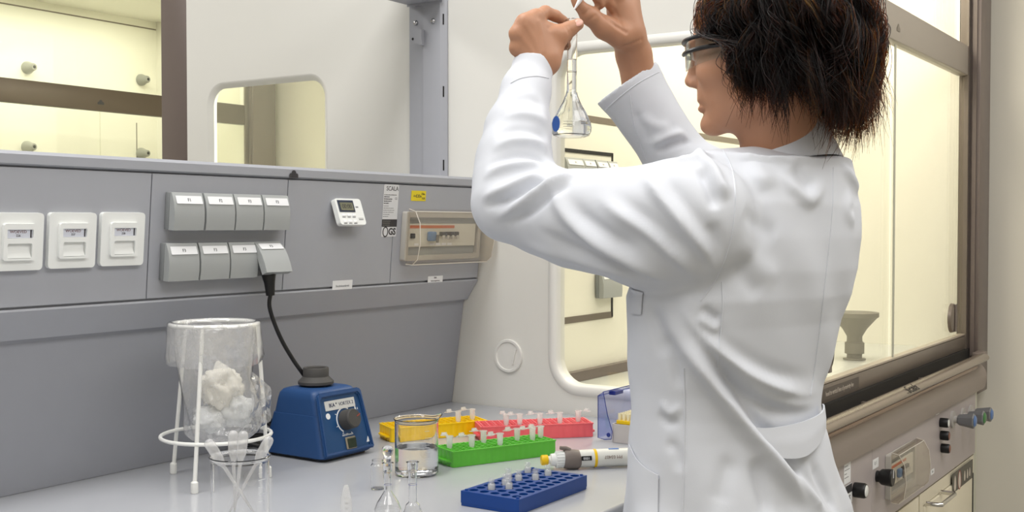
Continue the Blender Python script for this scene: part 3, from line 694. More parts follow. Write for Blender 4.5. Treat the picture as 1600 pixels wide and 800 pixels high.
MB().lathe([(0, .003), (.013, .003), (.017, .026), (.0185, .0275), (.0215, .0275), (.0225, .026), (.0225, .012), (.031, .0035), (.031, -.001), (.022, -.006), (0, -.006)], 40, TR(-.004, cy, .1235)).build('rubber_cup', M_rub, vm, world=False)
# cord: plug in the open socket, hanging down to the back of the mixer, with a loop behind it
ps = SOCK @ Vector((-.006, -.016, .0265))
plug = MB().tube([ps+Vector((0, .0075, .001)), ps+Vector((0, .004, -.003)), ps+Vector((0, -.001, -.012)), ps+Vector((0, -.002, -.024)), ps+Vector((.001, -.003, -.046))], [.0095, .0115, .0120, .0095, .0075], 14)
pb0 = ps+Vector((.001, -.003, -.045))
c_px = [(421, 478, 0), (428, 503, .2), (441, 533, .45), (458, 562, .75), (472, 582, .95)]
pe0 = Mv @ Vector((-.035, vd-.022, .100))
d0, d1 = depth(pb0), depth(pe0)
pts = [pb0]+[D(x, y, d0+(d1-d0)*k) for x, y, k in c_px]+[D(479, 594, d1+.012), D(480, 612, d1+.022)]
def smooth_path(P, n=8):
    out = []
    for i in range(len(P)-1):
        p0 = P[max(i-1, 0)]; p1 = P[i]; p2 = P[i+1]; p3 = P[min(i+2, len(P)-1)]
        for k in range(n):
            t = k/n
            out.append(0.5*((2*p1)+(p2-p0)*t+(2*p0-5*p1+4*p2-p3)*t*t+(3*p1-p0-3*p2+p3)*t**3))
    out.append(P[-1]); return out
cord = MB().tube(smooth_path(pts), .0037, 10)
cobj = cord.build('cord', M_black, vm)
plug.build('plug', M_black, cobj)
mb = MB()
for k, (dx, dz) in enumerate(((0, 0), (.006, .012), (-.004, .024), (.004, .036))):
    c = vL+Vector((-.020+dx, .012, .0))+Vector((0, 0, .0045+dz))
    mb.tube(smooth_path([c+Vector((.045, .045, 0)), c+Vector((.0, .035, .004)), c+Vector((-.028, .0, .016)), c+Vector((-.012, -.022, .010+.006*k)), c+Vector((.022, -.016, .002)), c+Vector((.05, .03, 0))]), .0042, 8)
mb.build('cord_loops', M_black, cobj)
# ------------------------------------------------------------------ microtube racks
def plas(name, c, tr=.25):
    m = mat(name, c, .35, var=.03, vscale=60)
    b = m.node_tree.nodes['Principled BSDF']; b.inputs['Subsurface Weight'].default_value = tr
    b.inputs['Subsurface Radius'].default_value = (.006, .006, .006); b.inputs['Subsurface Scale'].default_value = 1.0
    return m
def holes(nx, ny, Lx, Ly, px, py, r, n=12):
    return [[(i*px-(nx-1)*px/2+r*math.cos(2*PI*k/n), j*py-(ny-1)*py/2+r*math.sin(2*PI*k/n)) for k in range(n)] for i in range(nx) for j in range(ny)]
def tube_rack(lab, A, B, m, dep=.0655, h=.0265, group=None):
    """rack whose top front edge runs from A to B (points on the rack's top plane)"""
    u = (B-A); u.z = 0; Lx = u.length; u.normalize(); v = Vector((-u.y, u.x, 0))
    M = Matrix((u, v, Vector((0, 0, 1)))).transposed().to_4x4(); M.translation = Vector((A.x, A.y, .9004))+u*(Lx/2)+v*(dep/2)
    t = thing('tube_rack', lab, 'tube rack', M=M)
    nx, ny = 16, 5; px, py = (Lx-.010)/16, (dep-.008)/5
    hs = holes(nx, ny, Lx, dep, px, py, min(px, py)*.42)
    top = MB().plate([(-Lx/2, -dep/2), (Lx/2, -dep/2), (Lx/2, dep/2), (-Lx/2, dep/2)], hs, .0022, TR(0, 0, h-.0022))
    tp = top.build('top_deck', m, t, world=False, smooth=False)
    mb = MB()
    for i in range(nx+1): mb.box(-Lx/2+.005+i*px-.0009, -Lx/2+.005+i*px+.0009, -dep/2+.004, dep/2-.004, h, h+.0013)
    mb.build('ribs', m, tp, world=False, smooth=False)
    # ribbed side walls: scalloped outline, open inside
    out, inn = [], []
    def edge(x0, y0, x1, y1, n, amp):
        P = []; nxv, nyv = (y1-y0), -(x1-x0); l = math.hypot(nxv, nyv); nxv /= l; nyv /= l
        for k in range(n*6):
            f = k/(n*6); a = amp*abs(math.sin(PI*f*n)); P.append((x0+(x1-x0)*f+nxv*a, y0+(y1-y0)*f+nyv*a))
        return P
    e = .0010
    out = edge(-Lx/2+e, -dep/2+e, Lx/2-e, -dep/2+e, 16, .0008)+edge(Lx/2-e, -dep/2+e, Lx/2-e, dep/2-e, 5, .0012)+edge(Lx/2-e, dep/2-e, -Lx/2+e, dep/2-e, 16, .0008)+edge(-Lx/2+e, dep/2-e, -Lx/2+e, -dep/2+e, 5, .0012)
    inn = [(-Lx/2+.003, -dep/2+.003), (Lx/2-.003, -dep/2+.003), (Lx/2-.003, dep/2-.003), (-Lx/2+.003, dep/2-.003)]
    MB().plate(out, [inn], h-.0022).build('side_wall', m, t, world=False, angle=60)
    MB().box(-Lx/2+.003, Lx/2-.003, -dep/2+.003, dep/2-.003, .0005, .002).build('base_plate', m, t, world=False, smooth=False)
    for s in (-1, 1):
        P = [(s*(Lx/2-.001), -dep*.42), (s*(Lx/2+.006), -dep*.30), (s*(Lx/2+.007), 0), (s*(Lx/2+.006), dep*.30), (s*(Lx/2-.001), dep*.42)]
        MB().prism(P if s > 0 else P[::-1], .0028, TR(0, 0, .0075)).build('end_grip', m, t, world=False, smooth=False)
    t['_h'] = h
    return t, M, px, py, nx, ny, h
ZT = .927
RK = {}
RK['yellow'] = tube_rack('yellow microtube rack, farthest of the coloured racks, partly behind the water beaker', onZ(611, 669, ZT), onZ(762, 656.5, ZT), plas('yellow_plastic', (246, 200, 8)))
RK['green'] = tube_rack('bright green microtube rack beside the water beaker', onZ(708, 706, ZT), onZ(869, 687, ZT), plas('green_plastic', (98, 190, 62)))
RK['red'] = tube_rack('coral red microtube rack behind the green one', onZ(751, 667, ZT), onZ(927.5, 660.5, ZT), plas('coral_plastic', (240, 104, 110)))
# microtubes with their lids flipped open
M_tube = pane_mat('milky_polypropylene', (255, 255, 255), rough=.15, refl=1.2, body=.42, bodycol=(252, 252, 252))
tube0 = thing('microtube', 'x', 'tube', group='open microtubes standing in the racks')
MB().lathe([(0, -.0185), (.0014, -.018), (.0046, -.004), (.0051, .0), (.0053, .0125), (.0066, .0128), (.0066, .0142), (.0049, .0142), (.0046, .0), (.0012, -.017), (0, -.0172)], 20).build('body', M_tube, tube0, world=False)
lm = TR(.0066, 0, .0135) @ RY(math.radians(8))
ld = MB().lathe([(0, .0), (.0064, .0), (.0066, .0018), (.0049, .002), (.0047, .0055), (.004, .0055), (.004, .0016), (0, .0014)], 20, lm @ TR(.0105, 0, 0)).build('lid', M_tube, tube0, world=False)
MB().box(-.0005, .006, -.0017, .0017, -.0003, .0006, M=lm).build('hinge', M_tube, ld, world=False, smooth=False)
MB().box(.0165, .020, -.002, .002, .0002, .0012, M=lm).build('tab', M_tube, ld, world=False, smooth=False)
used = [False]
def cell_of(rk, px, py, zz=None):
    t, M, sx, sy, nx, ny, h = rk
    p = M.inverted() @ onZ(px, py, .9004+h)
    i = min(max(round(p.x/sx+(nx-1)/2), 0), nx-1); j = min(max(round(p.y/sy+(ny-1)/2), 0), ny-1)
    return (i, j)
def put_tube(rk, px, py, rot, lab, rise=0.0, taken=set()):
    t, M, sx, sy, nx, ny, h = rk
    c = cell_of(rk, px, py)
    x, y = (c[0]-(nx-1)/2)*sx, (c[1]-(ny-1)/2)*sy
    r = tube0 if not used[0] else copy_tree(tube0); used[0] = True
    p = M @ Vector((x, y, h))
    r.matrix_basis = TR(p.x, p.y, p.z+.0062+rise) @ RZ(rot) @ RX(random.uniform(-.05, .05))
    r['label'] = lab; return r
away = AZ+PI/2   # lids flip to the side in most tubes
for px, py, r, lab in ((712, 659, away, 'open microtube in the yellow rack, nearer the beaker'), (741, 655, away, 'open microtube in the yellow rack, nearer the coral rack')):
    put_tube(RK['yellow'], px, py, r, lab)
for px, py, r, lab in ((708, 700, 1.2, 'first open microtube in the green rack beside the beaker'), (740, 698, 2.2, 'front one of the close pair of microtubes in the green rack'), (751, 691, away-.4, 'rear one of the close pair of microtubes in the green rack'),
                       (780, 695, 2.6, 'open microtube midway along the green rack with flipped lid'), (808, 687, 2.5, 'microtube in the green rack with its lid stretched out level'),
                       (831, 688, away, 'front microtube of the pair at the green rack end by the pipette'), (841, 683, away+.3, 'rear microtube of the pair at the green rack end by the pipette')):
    put_tube(RK['green'], px, py, r, lab)
for px, py, r, lab in ((793, 669, 1.0, 'first open microtube in the coral rack beside the yellow rack'), (820, 667, away, 'second open microtube along the coral rack'), (849, 664, away, 'open microtube in the middle of the coral rack'),
                       (877, 661, away, 'fourth open microtube along the coral rack'), (907, 658, -.6, 'open microtube at the coral rack end beside the blue lid')):
    put_tube(RK['red'], px, py, r, lab)
# ------------------------------------------------------------------ blue vial rack
M_navy = plas('cobalt_plastic', (6, 62, 138), .12)
A, B = onZ(811, 781, .9215), onZ(917, 742.5, .9215); Lf = onZ(719, 767, .9215)
u = (B-A); u.normalize(); v = Vector((-u.y, u.x, 0)); Lx = (B-A).length; Ly = (Lf-A).dot(v)
Mb = Matrix((u, v, Vector((0, 0, 1)))).transposed().to_4x4(); Mb.translation = Vector((A.x, A.y, .9004))+u*(Lx/2)+v*(Ly/2)
hb = .0212
br = thing('vial_rack', 'cobalt blue vial rack nearest the picture front', 'vial rack', M=Mb)
bx, by = (Lx-.010)/10, (Ly-.008)/5
hs = holes(10, 5, Lx, Ly, bx, by, .0068, 16)
tp = MB().plate([(-Lx/2, -Ly/2), (Lx/2, -Ly/2), (Lx/2, Ly/2), (-Lx/2, Ly/2)], hs, hb-.004, TR(0, 0, .004)).build('block', M_navy, br, world=False, angle=40)
MB().box(-Lx/2+.0005, Lx/2-.0005, -Ly/2+.0005, Ly/2-.0005, 0, .0042).build('base_plate', M_navy, br, world=False, smooth=False)
for sx in (-1, 1):
    for sy in (-1, 1): MB().lathe([(0, .002), (.0022, .002), (.0026, 0), (0, 0)], 10, TR(sx*(Lx/2-.006), sy*(Ly/2-.006), hb)).build('stacking_peg', M_navy, br, world=False)
M_lab = mat('lab_glass', (255, 255, 255), 0.0, trans=1.0, ior=1.46, var=0)
M_water = mat('clear_water', (252, 254, 255), 0.0, trans=1.0, ior=1.33, var=0)
M_etch = mat('white_etched_print', (225, 228, 230), .6, var=.01)
M_thin = pane_mat('thin_clear_glass', (254, 255, 255), refl=1.8, body=.16, bodycol=(255, 255, 255))
vial0 = thing('vial', 'x', 'vial', group='glass vials in the blue rack')
MB().lathe([(0, 0), (.0055, 0), (.0058, .0006), (.0058, .022), (.0052, .0245), (.0037, .0262), (.0037, .0275), (.0047, .028), (.0047, .0316), (.0042, .032), (.003, .0315), (.0028, .026), (.0048, .0225), (.0048, .001), (0, .001)], 24).build('body', M_thin, vial0, world=False)
MB().lathe([(0, .0012), (.0046, .0012), (.0046, .0232), (0, .0232)], 20).build('sample', pane_mat('pale_sample', (250, 250, 250), body=.55, bodycol=(250, 250, 252)), vial0, world=False)
vused = False; taken = set()
for px, py, lab in ((765.5, 764.5, 'glass vial in the blue rack nearest its short end'), (787, 756.5, 'glass vial in the blue rack, rear of the pair near the short end'), (794.5, 763.5, 'glass vial in the blue rack standing out toward its long front edge'),
                    (807, 750, 'glass vial in the blue rack, rear one of the middle pair'), (815, 751.5, 'glass vial in the blue rack, front one of the middle pair'), (829, 738, 'glass vial at the rear edge of the blue rack'),
                    (836, 748, 'glass vial in the blue rack before the rear edge vial'), (856, 742, 'glass vial in the blue rack next to the yellow pipette button')):
    p = Mb.inverted() @ onZ(px, py, .9004+hb)
    i = min(max(round(p.x/bx+4.5), 0), 9); j = min(max(round(p.y/by+2), 0), 4)
    if (i, j) in taken: j = min(j+1, 4)
    if (i, j) in taken: i = min(i+1, 9)
    taken.add((i, j))
    r = vial0 if not vused else copy_tree(vial0); vused = True
    q = Mb @ Vector(((i-4.5)*bx, (j-2)*by, .0046)); r.matrix_basis = TR(q.x, q.y, q.z); r['label'] = lab
# ------------------------------------------------------------------ pipette lying on the bench
g0, g1 = onZ(889, 735), onZ(985, 731)
ax = (g1-g0); ax.z = 0; ax.normalize(); nrm = Vector((0, 0, 1)); side = nrm.cross(ax)
if side.y > 0: pass
Mp = Matrix((ax, nrm.cross(ax), nrm)).transposed().to_4x4()
R0 = .0155
gs = onZ(871, 735); Mp.translation = Vector((gs.x, gs.y, .9006+R0))+nrm.cross(ax)*R0*.5
M_ivory = mat('ivory_plastic', (226, 226, 220), .35)
pp = thing('pipette', 'white pipette with yellow button and grey finger hook lying before the coat', 'pipette', M=Mp)
AXM = Matrix(((0, 0, 1, 0), (0, 1, 0, 0), (-1, 0, 0, 0), (0, 0, 0, 1)))   # lathe axis z -> local x
def alx(prof, sy=1.0, n=28): return MB().lathe(prof, n, Matrix.Diagonal((1, sy, 1, 1)) @ AXM)
alx([(0, -.026), (.0075, -.0255), (.0085, -.024), (.0085, -.015), (.0065, -.014), (0, -.014)]).build('push_button', mat('yellow_button', (240, 196, 20), .35), pp, world=False)
alx([(.0062, -.0145), (.0062, -.010), (.0098, -.0095), (.0105, -.002), (.0128, -.001), (.0132, .012), (.0125, .0135), (0, .0135)]).build('collar', M_whitep, pp, world=False)
mb = MB()
for k in range(18): mb.box(-.001, .011, -.0008, .0008, .0122, .0138, M=RX(2*PI*k/18))
mb.build('collar_ribs', M_whitep, pp, world=False, smooth=False)
Mh = mat('taupe_hook', (122, 112, 106), .5)
rings = []
for x, s, off in ((.012, .90, .001), (.015, 1.0, .0005), (.024, 1.04, 0), (.032, 1.03, -.001), (.038, .96, -.002), (.041, .85, -.0025)):
    rings.append([(x+.004*math.sin(a)*(1 if x > .02 else .3), R0*s*1.0*math.cos(a), off+R0*s*math.sin(a)) for a in [2*PI*k/24 for k in range(24)]])
MB().rings(rings).build('finger_hook', Mh, pp, world=False)
MB().tube([(.022, 0, R0*.9), (.016, 0, R0*1.15), (.006, 0, R0*1.25)], [.005, .004, .003], 10).build('hook_lip', Mh, pp, world=False)
body = alx([(0, .020), (.0125, .020), (.0140, .030), (.0148, .060), (.0148, .125), (.0135, .150), (.0100, .165), (.0078, .23), (.0045, .245), (.0035, .268), (0, .268)]).build('barrel', M_ivory, pp, world=False)
def on_barrel(x, a, w, hh, r=.0151):  # flat patch on the barrel at angle a
    c = Vector((x, r*math.cos(a), r*math.sin(a))); n = Vector((0, math.cos(a), math.sin(a)))
    return frame(c, (1, 0, 0), n)
av = math.radians(180+0) if (Mp.inverted() @ CAM).y < 0 else 0.0
av = PI-.22 if (Mp.inverted() @ CAM).y < 0 else .22
wn = MB().box(-.0085, .0085, -.0036, .0036, -.0006, .0004, M=on_barrel(.0475, av, 0, 0)).build('volume_window', M_black, body, world=False, smooth=False)
text('1000', .0058, M_paper, wn, on_barrel(.0475, av, 0, 0, .0156) @ RZ(PI))
alx([(.01478, .0620), (.01512, .0622), (.01512, .0665), (.01478, .0667)]).build('yellow_band', MATS['yellow_button'], body, world=False)
text('PM 03407', .0075, mat('grey_brown_print', (132, 112, 102), .5), body, on_barrel(.0930, av-.05, 0, 0, .0149) @ RZ(PI))
MB().box(-.0085, .0085, -.002, .002, -.0006, .0004, M=on_barrel(.0965, (PI/2+.15) if av > 1 else (PI/2-.15), 0, 0)).build('blue_mark', mat('blue_mark', (86, 126, 190), .4), body, world=False, smooth=False)
# ------------------------------------------------------------------ tip box with its blue lid standing open
c0 = onZ(955, 691)-Vector((0, .085, 0))
uu = RT.copy(); ww = Vector((FW.x, FW.y, 0)).normalized()
uu = Vector((1, 0, 0)); ww = Vector((0, 1, 0))
Mx = Matrix((uu, ww, Vector((0, 0, 1)))).transposed().to_4x4(); Mx.translation = Vector((c0.x, c0.y, .9004))
tb = thing('tip_box', 'grey tip box with yellow tray and clear blue lid open beside the coat', 'box', M=Mx)
Mtb = mat('pale_grey_box', (196, 190, 188), .45)
TW, TD, TH = .125, .085, .034
MB().plate(rrect(TW, TD, .006, 4, TW/2, TD/2), [rrect(TW-.006, TD-.006, .004, 4, TW/2, TD/2)], TH).build('base', Mtb, tb, world=False, angle=40)
MB().box(.002, TW-.002, .002, TD-.002, .0, .003).build('base_floor', Mtb, tb, world=False, smooth=False)
ty = MB().plate(rrect(TW-.012, TD-.012, .004, 4, TW/2, TD/2), holes(12, 8, 0, 0, .009, .009, .003, 8) and [[(x+TW/2, y+TD/2) for x, y in h] for h in holes(12, 8, 0, 0, .009, .009, .003, 8)], .006, TR(0, 0, TH)).build('tray', mat('tray_yellow', (242, 202, 24), .4), tb, world=False, smooth=False)
mb = MB()
for i in range(12):
    for j in range(8):
        mb.lathe([(.0026, -.02), (.0036, 0), (.0036, .012), (.0029, .012), (.0022, -.02)], 8, TR(TW/2+(i-5.5)*.009, TD/2+(j-3.5)*.009, TH+.0062))
tips = mb.build('tips', mat('cream_tips', (240, 232, 200), .4), tb, world=False); 
M_lid = pane_mat('clear_blue_plastic', (234, 237, 252), refl=1.2, body=.03, bodycol=(120, 140, 220))
M_lide = mat('deep_blue_edge', (40, 52, 130), .25, var=.02)
ly = TD+.002
# lid stands on its rear edge: tray opening towards the box; side walls taper to the hinge lugs
def lid_side(x):
    return [(x, ly+.024, .006), (x, ly+.010, .004), (x, ly-.004, .006), (x, ly-.006, .020), (x, ly+.004, .050), (x, ly+.013, .092), (x, ly+.024, .084)]
ca = MB()
ca.rings([[(x, y, z) for x, y, z in lid_side(xx)] for xx in (-.004, -.0022)])
ld = ca.build('lid', M_lid, tb, world=False, smooth=False)
MB().rings([[(x, y, z) for x, y, z in lid_side(xx)] for xx in (TW+.002, TW+.004)]).build('lid_end', M_lid, ld, world=False, smooth=False)
MB().box(-.002, TW+.002, ly+.0225, ly+.024, .006, .084).build('lid_face', M_lid, ld, world=False, smooth=False)
MB().rings([[(-.002, ly+.024, .0835), (-.002, ly+.013, .0925), (-.002, ly+.012, .091), (-.002, ly+.023, .082)], [(TW+.002, ly+.024, .0835), (TW+.002, ly+.013, .0925), (TW+.002, ly+.012, .091), (TW+.002, ly+.023, .082)]]).build('lid_face', M_lid, ld, world=False, smooth=False)
for xx in (-.0035, TW+.0035): MB().loop_tube(lid_side(xx), .0008, 6).build('lid_rim', M_lide, ld, world=False)
MB().tube([(-.0035, ly+.013, .092), (TW+.0035, ly+.013, .092)], .0009, 6).build('lid_rim', M_lide, ld, world=False)
MB().tube([(-.0035, ly+.024, .084), (TW+.0035, ly+.024, .084)], .0008, 6).build('lid_rim', M_lide, ld, world=False)
MB().box(.030, .062, ly+.006, ly+.020, .082, .0895, .001, 1).build('lid_catch', M_lide, ld, world=False)
MB().lathe([(0, 0), (.004, 0), (.004, .0012), (0, .0012)], 16, frame((-.0042, ly+.001, .0135), (0, 1, 0), (-1, 0, 0))).build('hinge_pin', M_lide, ld, world=False)
# ------------------------------------------------------------------ beaker of water
def glass_beaker(name, lab, c, R, H, th=.0018, spout_dir=0.0, spout=True, base=.0035):
    t = thing(name, lab, 'beaker', c)
    n = 64; prof = [(R*.80, 0), (R*.93, .0006), (R, .004), (R, H*.5), (R, H*.93), (R*1.01, H*.965), (R*1.045, H*.985), (R*1.06, H), (R*1.045, H*1.006), (R*1.0, H*.992), (R-th, H*.955), (R-th, H*.5), (R-th, .008), (R*.9, base), (R*.5, base)]
    bm = MB(); rings = []
    for r, z in densify(prof):
        ring = []
        for k in range(n):
            a = 2*PI*k/n; d = (a-spout_dir+PI) % (2*PI)-PI
            w = math.exp(-(d/.24)**2)*max(0, (z/H-.86)/.14)**1.6 if spout else 0
            rr = r*(1+.20*w); zz = z+.004*w
            ring.append((c[0]+rr*math.cos(a), c[1]+rr*math.sin(a), c[2]+zz))
        rings.append(ring)
    bm.rings(rings)
    bm.build('glass', M_lab, t, angle=60)
    return t
bc_ = onZ(651, 741); bc_.z = .9004
HBk = D(652, 653, depth(bc_)).z-.9004
RB = 34.0*depth(bc_)/FPX
Hh = HBk
bk = glass_beaker('beaker', 'glass beaker half full of water in front of the yellow rack', bc_, RB, Hh, spout_dir=math.atan2(RT.y, RT.x)+.45)
wl = D(652, 697, depth(bc_)).z-.9004
MB().lathe([(0, .0034), (RB*.86, .0034), (RB-.0016, .008), (RB-.0016, wl), (RB-.003, wl-.0006), (0, wl-.0006)], 64, c=bc_, dense=True).build('water', M_water, bk, angle=50)
fa = math.atan2(CAM.y-bc_.y, CAM.x-bc_.x)
mb = MB()
for k in range(5):
    mb.box(RB+.0001, RB+.0003, -.004, .004+.004*(k % 2), .03+k*.011, .0306+k*.011, M=TR(*bc_) @ RZ(fa+.5))
mb.build('graduation', M_etch, bk, smooth=False)
# ------------------------------------------------------------------ beaker of pasteur pipettes
pc = D(375, 712, 1.50); HP = pc.z-.9004; pc.z = .9004
RP = 45.0*1.50/FPX
b2 = glass_beaker('beaker', 'empty looking glass beaker holding four plastic dropper pipettes', pc, RP, HP, th=.0014, spout=False)
mb = MB()
for k in range(5): mb.box(RP+.0001, RP+.0003, -.004, .003+.005*(k % 2), .045+k*.009, .0456+k*.009, M=TR(*pc) @ RZ(fa+.9))
mb.build('graduation', M_etch, b2, smooth=False)
M_ldpe = pane_mat('milky_polyethylene', (255, 255, 255), rough=.12, refl=1.8, body=.34, bodycol=(255, 255, 255))
def dropper(lab, top, tip, rb=.0068, lb=.036):
    z = (top-tip).normalized(); L = (top-tip).length
    x = z.orthogonal().normalized(); y = z.cross(x)
    M = Matrix((x, y, z)).transposed().to_4x4(); M.translation = tip
    t = thing('dropper_pipette', lab, 'pipette', M=M, group='plastic dropper pipettes in the beaker')
    MB().lathe([(.0008, 0), (.0012, .02), (.0020, .045), (.0023, .06), (.0025, L-lb-.008)], 14).build('stem', M_ldpe, t, world=False)
    MB().lathe([(.0025, L-lb-.008), (.0034, L-lb-.004), (rb, L-lb+.008), (rb, L-.007), (rb*.86, L-.003), (rb*.5, L-.0006), (0, L)], 20).build('bulb', M_ldpe, t, world=False)
    return t
rin = RP-.006
def rimpt(ang, r=rin, z=HP): return pc+Vector((r*math.cos(ang), r*math.sin(ang), z))
rr_ = math.atan2(RT.y, RT.x); ff = math.atan2(FW.y, FW.x)
def drp(lab, tx, ty, dt, ang, rt_=.65):
    top = D(tx, ty, 1.50+dt); tip = pc+Vector((rt_*RP*math.cos(ang), rt_*RP*math.sin(ang), .0055)); return dropper(lab, top, tip)
drp('dropper pipette leaning to the wire stand side of the beaker', 323, 687, -.010, rr_+.25, .75)
drp('dropper pipette standing upright beside the wire stand leg in the beaker', 364, 672, .006, rr_+2.6, .25)
drp('dropper pipette standing upright in the beaker, nearer the mixer', 381, 673, -.012, rr_-2.2, .35)
drp('dropper pipette leaning toward the blue mixer in the beaker', 423, 682, .008, rr_+PI-.35, .75)
# ------------------------------------------------------------------ white wire stand with plastic bag
M_wire = mat('white_coated_wire', (236, 236, 232), .35)
f1, f2, f3 = onZ(304, 771), onZ(271, 740), onZ(419, 746)
ax_, ay_, bx_, by_, cx_, cy_ = f1.x, f1.y, f2.x, f2.y, f3.x, f3.y
dd = 2*(ax_*(by_-cy_)+bx_*(cy_-ay_)+cx_*(ay_-by_))
ctr = Vector((((ax_**2+ay_**2)*(by_-cy_)+(bx_**2+by_**2)*(cy_-ay_)+(cx_**2+cy_**2)*(ay_-by_))/dd, ((ax_**2+ay_**2)*(cx_-bx_)+(bx_**2+by_**2)*(ax_-cx_)+(cx_**2+cy_**2)*(bx_-ax_))/dd, .9004))
dc = depth(ctr)
tz = D(335, 506, dc).z; tr_ = 67.0*dc/FPX; tcx = D(335, 506, dc); lzr = D(338, 679, dc).z; lr = 84.0*dc/FPX; lcx = D(338, 679, dc)
ws = thing('wire_stand', 'white three legged wire stand holding a clear plastic bag', 'stand', (ctr.x, ctr.y, .9004))
def circ(c, r, z, n=48): return [Vector((c.x+r*math.cos(2*PI*k/n), c.y+r*math.sin(2*PI*k/n), z)) for k in range(n)]
MB().loop_tube(circ(tcx, tr_, tz), .0030).build('top_ring', M_wire, ws)
MB().loop_tube(circ(lcx, lr, lzr), .0030).build('lower_ring', M_wire, ws)
for f, k in ((f1, 0), (f2, 1), (f3, 2)):
    dv = Vector((f.x-ctr.x, f.y-ctr.y, 0)).normalized()
    tp_ = Vector((tcx.x, tcx.y, tz))+dv*tr_*.985
    lg = MB().tube([tp_, Vector((f.x, f.y, .908))], .0032, 10).build('leg', M_wire, ws)
    MB().lathe([(0, 0), (.005, 0), (.0056, .002), (.0054, .016), (.0036, .018), (0, .018)], 14, c=(f.x, f.y, .9003)).build('rubber_foot', M_wire, lg)
def crinkle(m):
    """crumpled look: patchy haze and broken highlights"""
    nt = m.node_tree
    tc = nt.nodes.new('ShaderNodeTexCoord')
    v = nt.nodes.new('ShaderNodeTexVoronoi'); v.feature = 'DISTANCE_TO_EDGE'; v.inputs['Scale'].default_value = 10
    n = nt.nodes.new('ShaderNodeTexNoise'); n.inputs['Scale'].default_value = 12; n.inputs['Detail'].default_value = 2
    mx = nt.nodes.new('ShaderNodeMix'); mx.data_type = 'RGBA'; mx.inputs[0].default_value = .25
    nt.links.new(tc.outputs['Object'], n.inputs['Vector']); nt.links.new(tc.outputs['Object'], mx.inputs[6]); nt.links.new(n.outputs['Color'], mx.inputs[7])
    nt.links.new(mx.outputs[2], v.inputs['Vector'])
    b = nt.nodes.new('ShaderNodeBump'); b.inputs['Strength'].default_value = .45; b.inputs['Distance'].default_value = .010
    nt.links.new(v.outputs['Distance'], b.inputs['Height'])
    for nd in nt.nodes:
        if nd.type == 'TEX_NOISE' and nd != n: nd.inputs['Scale'].default_value = 14
        if nd.type in ('BSDF_GLOSSY',): nt.links.new(b.outputs['Normal'], nd.inputs['Normal'])
        if nd.type == 'MAP_RANGE': nd.inputs[3].default_value = .10; nd.inputs[4].default_value = .40
M_film = pane_mat('clear_crinkled_film', (254, 254, 254), rough=.12, refl=3.0, body=.26, bodycol=(252, 252, 252))
crinkle(M_film)
rnd = np.random.RandomState(5)
def fold(a, z, seed):
    return (.35*math.sin(5*a+seed)+.3*math.sin(9*a+2.1*seed+40*z)+.25*math.sin(14*a-seed+75*z)+.2*math.sin(3*a+60*z))
def bag_ring(c, r, z, amp, seed, n=96, sh=(0, 0)):
    return [(c.x+sh[0]+(r+amp*fold(2*PI*k/n, z, seed))*math.cos(2*PI*k/n), c.y+sh[1]+(r+amp*fold(2*PI*k/n, z, seed))*math.sin(2*PI*k/n), z+.15*amp*fold(2*PI*k/n+1, z, seed)) for k in range(n)]
rtv = RT*.02
rings = []
for dz, r, amp, s in ((-.062, tr_+.004, .0060, 0), (-.050, tr_+.007, .0050, 0), (-.03, tr_+.0055, .0028, 0), (-.010, tr_+.0050, .0008, 0), (.0025, tr_+.0042, .0003, 0), (.0045, tr_+.0016, .0002, 0), (.0045, tr_-.0016, .0002, 0), (.0025, tr_-.0042, .0003, 0), (-.006, tr_-.0056, .0006, 0),
                      (-.03, tr_-.0065, .0025, 0), (-.06, tr_-.009, .004, .05), (-.085, tr_-.012, .006, .2), (-.110, tr_-.011, .006, .45), (-.135, tr_-.009, .006, .7), (-.155, tr_-.009, .006, .7), (-.170, tr_-.014, .006, .55), (-.181, tr_-.026, .004, .5), (-.188, tr_-.043, .003, .5)):
    rings.append(bag_ring(tcx, r, tz+dz, amp, 1.3, sh=(rtv.x*s, rtv.y*s)))
fb_ = MB().rings(rings, False, True)
bagm = fb_.build('plastic_bag', M_film, None, angle=70)
tag(bagm, 'clear crinkled plastic bag folded over the ring of the wire stand', 'bag')
# a gathered corner of the bag pushed outwards to the mixer side
mb = MB(); cc = D(398, 640, dc-.01)
P = []
for i in range(9):
    row = []
    for j in range(13):
        x = 392+3.8*i+2*math.sin(j*1.3); y = 585+(j*7.2)+(-6+i*3.2)*(1 if j < 6 else -.6)
        row.append(D(x, min(y, 678-2.5*i), dc-.045+.016*math.sin(i*1.4+j*.5)+.008*math.sin(j*2.2+i)))
    P.append(row)
mb.rings(P, False, False, closed=False); mb.build('bag_corner', M_film, bagm, angle=60)
# wadded tissues and gloves inside
def wad(lab, px, py, dd_, rx, rz, seed, m):
    c = D(px, py, dc+dd_)
    mb = MB(); bmesh.ops.create_icosphere(mb.bm, subdivisions=4, radius=1.0)
    from mathutils import noise
    for v in mb.bm.verts:
        p = v.co.copy(); nz = noise.noise(p*1.6+Vector((seed, 0, 0)))*.35+abs(noise.noise(p*3.4+Vector((0, seed, 0))))*.35-abs(noise.noise(p*7+Vector((0, 0, seed))))*.16
        q = p*(1+nz); v.co = Vector((c.x+q.x*rx, c.y+q.y*rx, c.z+q.z*rz))
    o = mb.build('crumpled_tissue', m, None, angle=180); tag(o, lab, 'tissue', 'crumpled tissues in the bag'); return o
M_tis = mat('off_white_tissue', (232, 228, 216), .9, var=.03, vscale=60)
M_glv = mat('white_glove_rubber', (228, 230, 230), .6, var=.04, vscale=60)
wad('cream crumpled tissue on top inside the plastic bag', 346, 604, .0, .030, .030, 1.0, M_tis)
wad('white crumpled wad low inside the plastic bag above the lower ring', 330, 655, -.004, .026, .018, 4.2, M_glv)
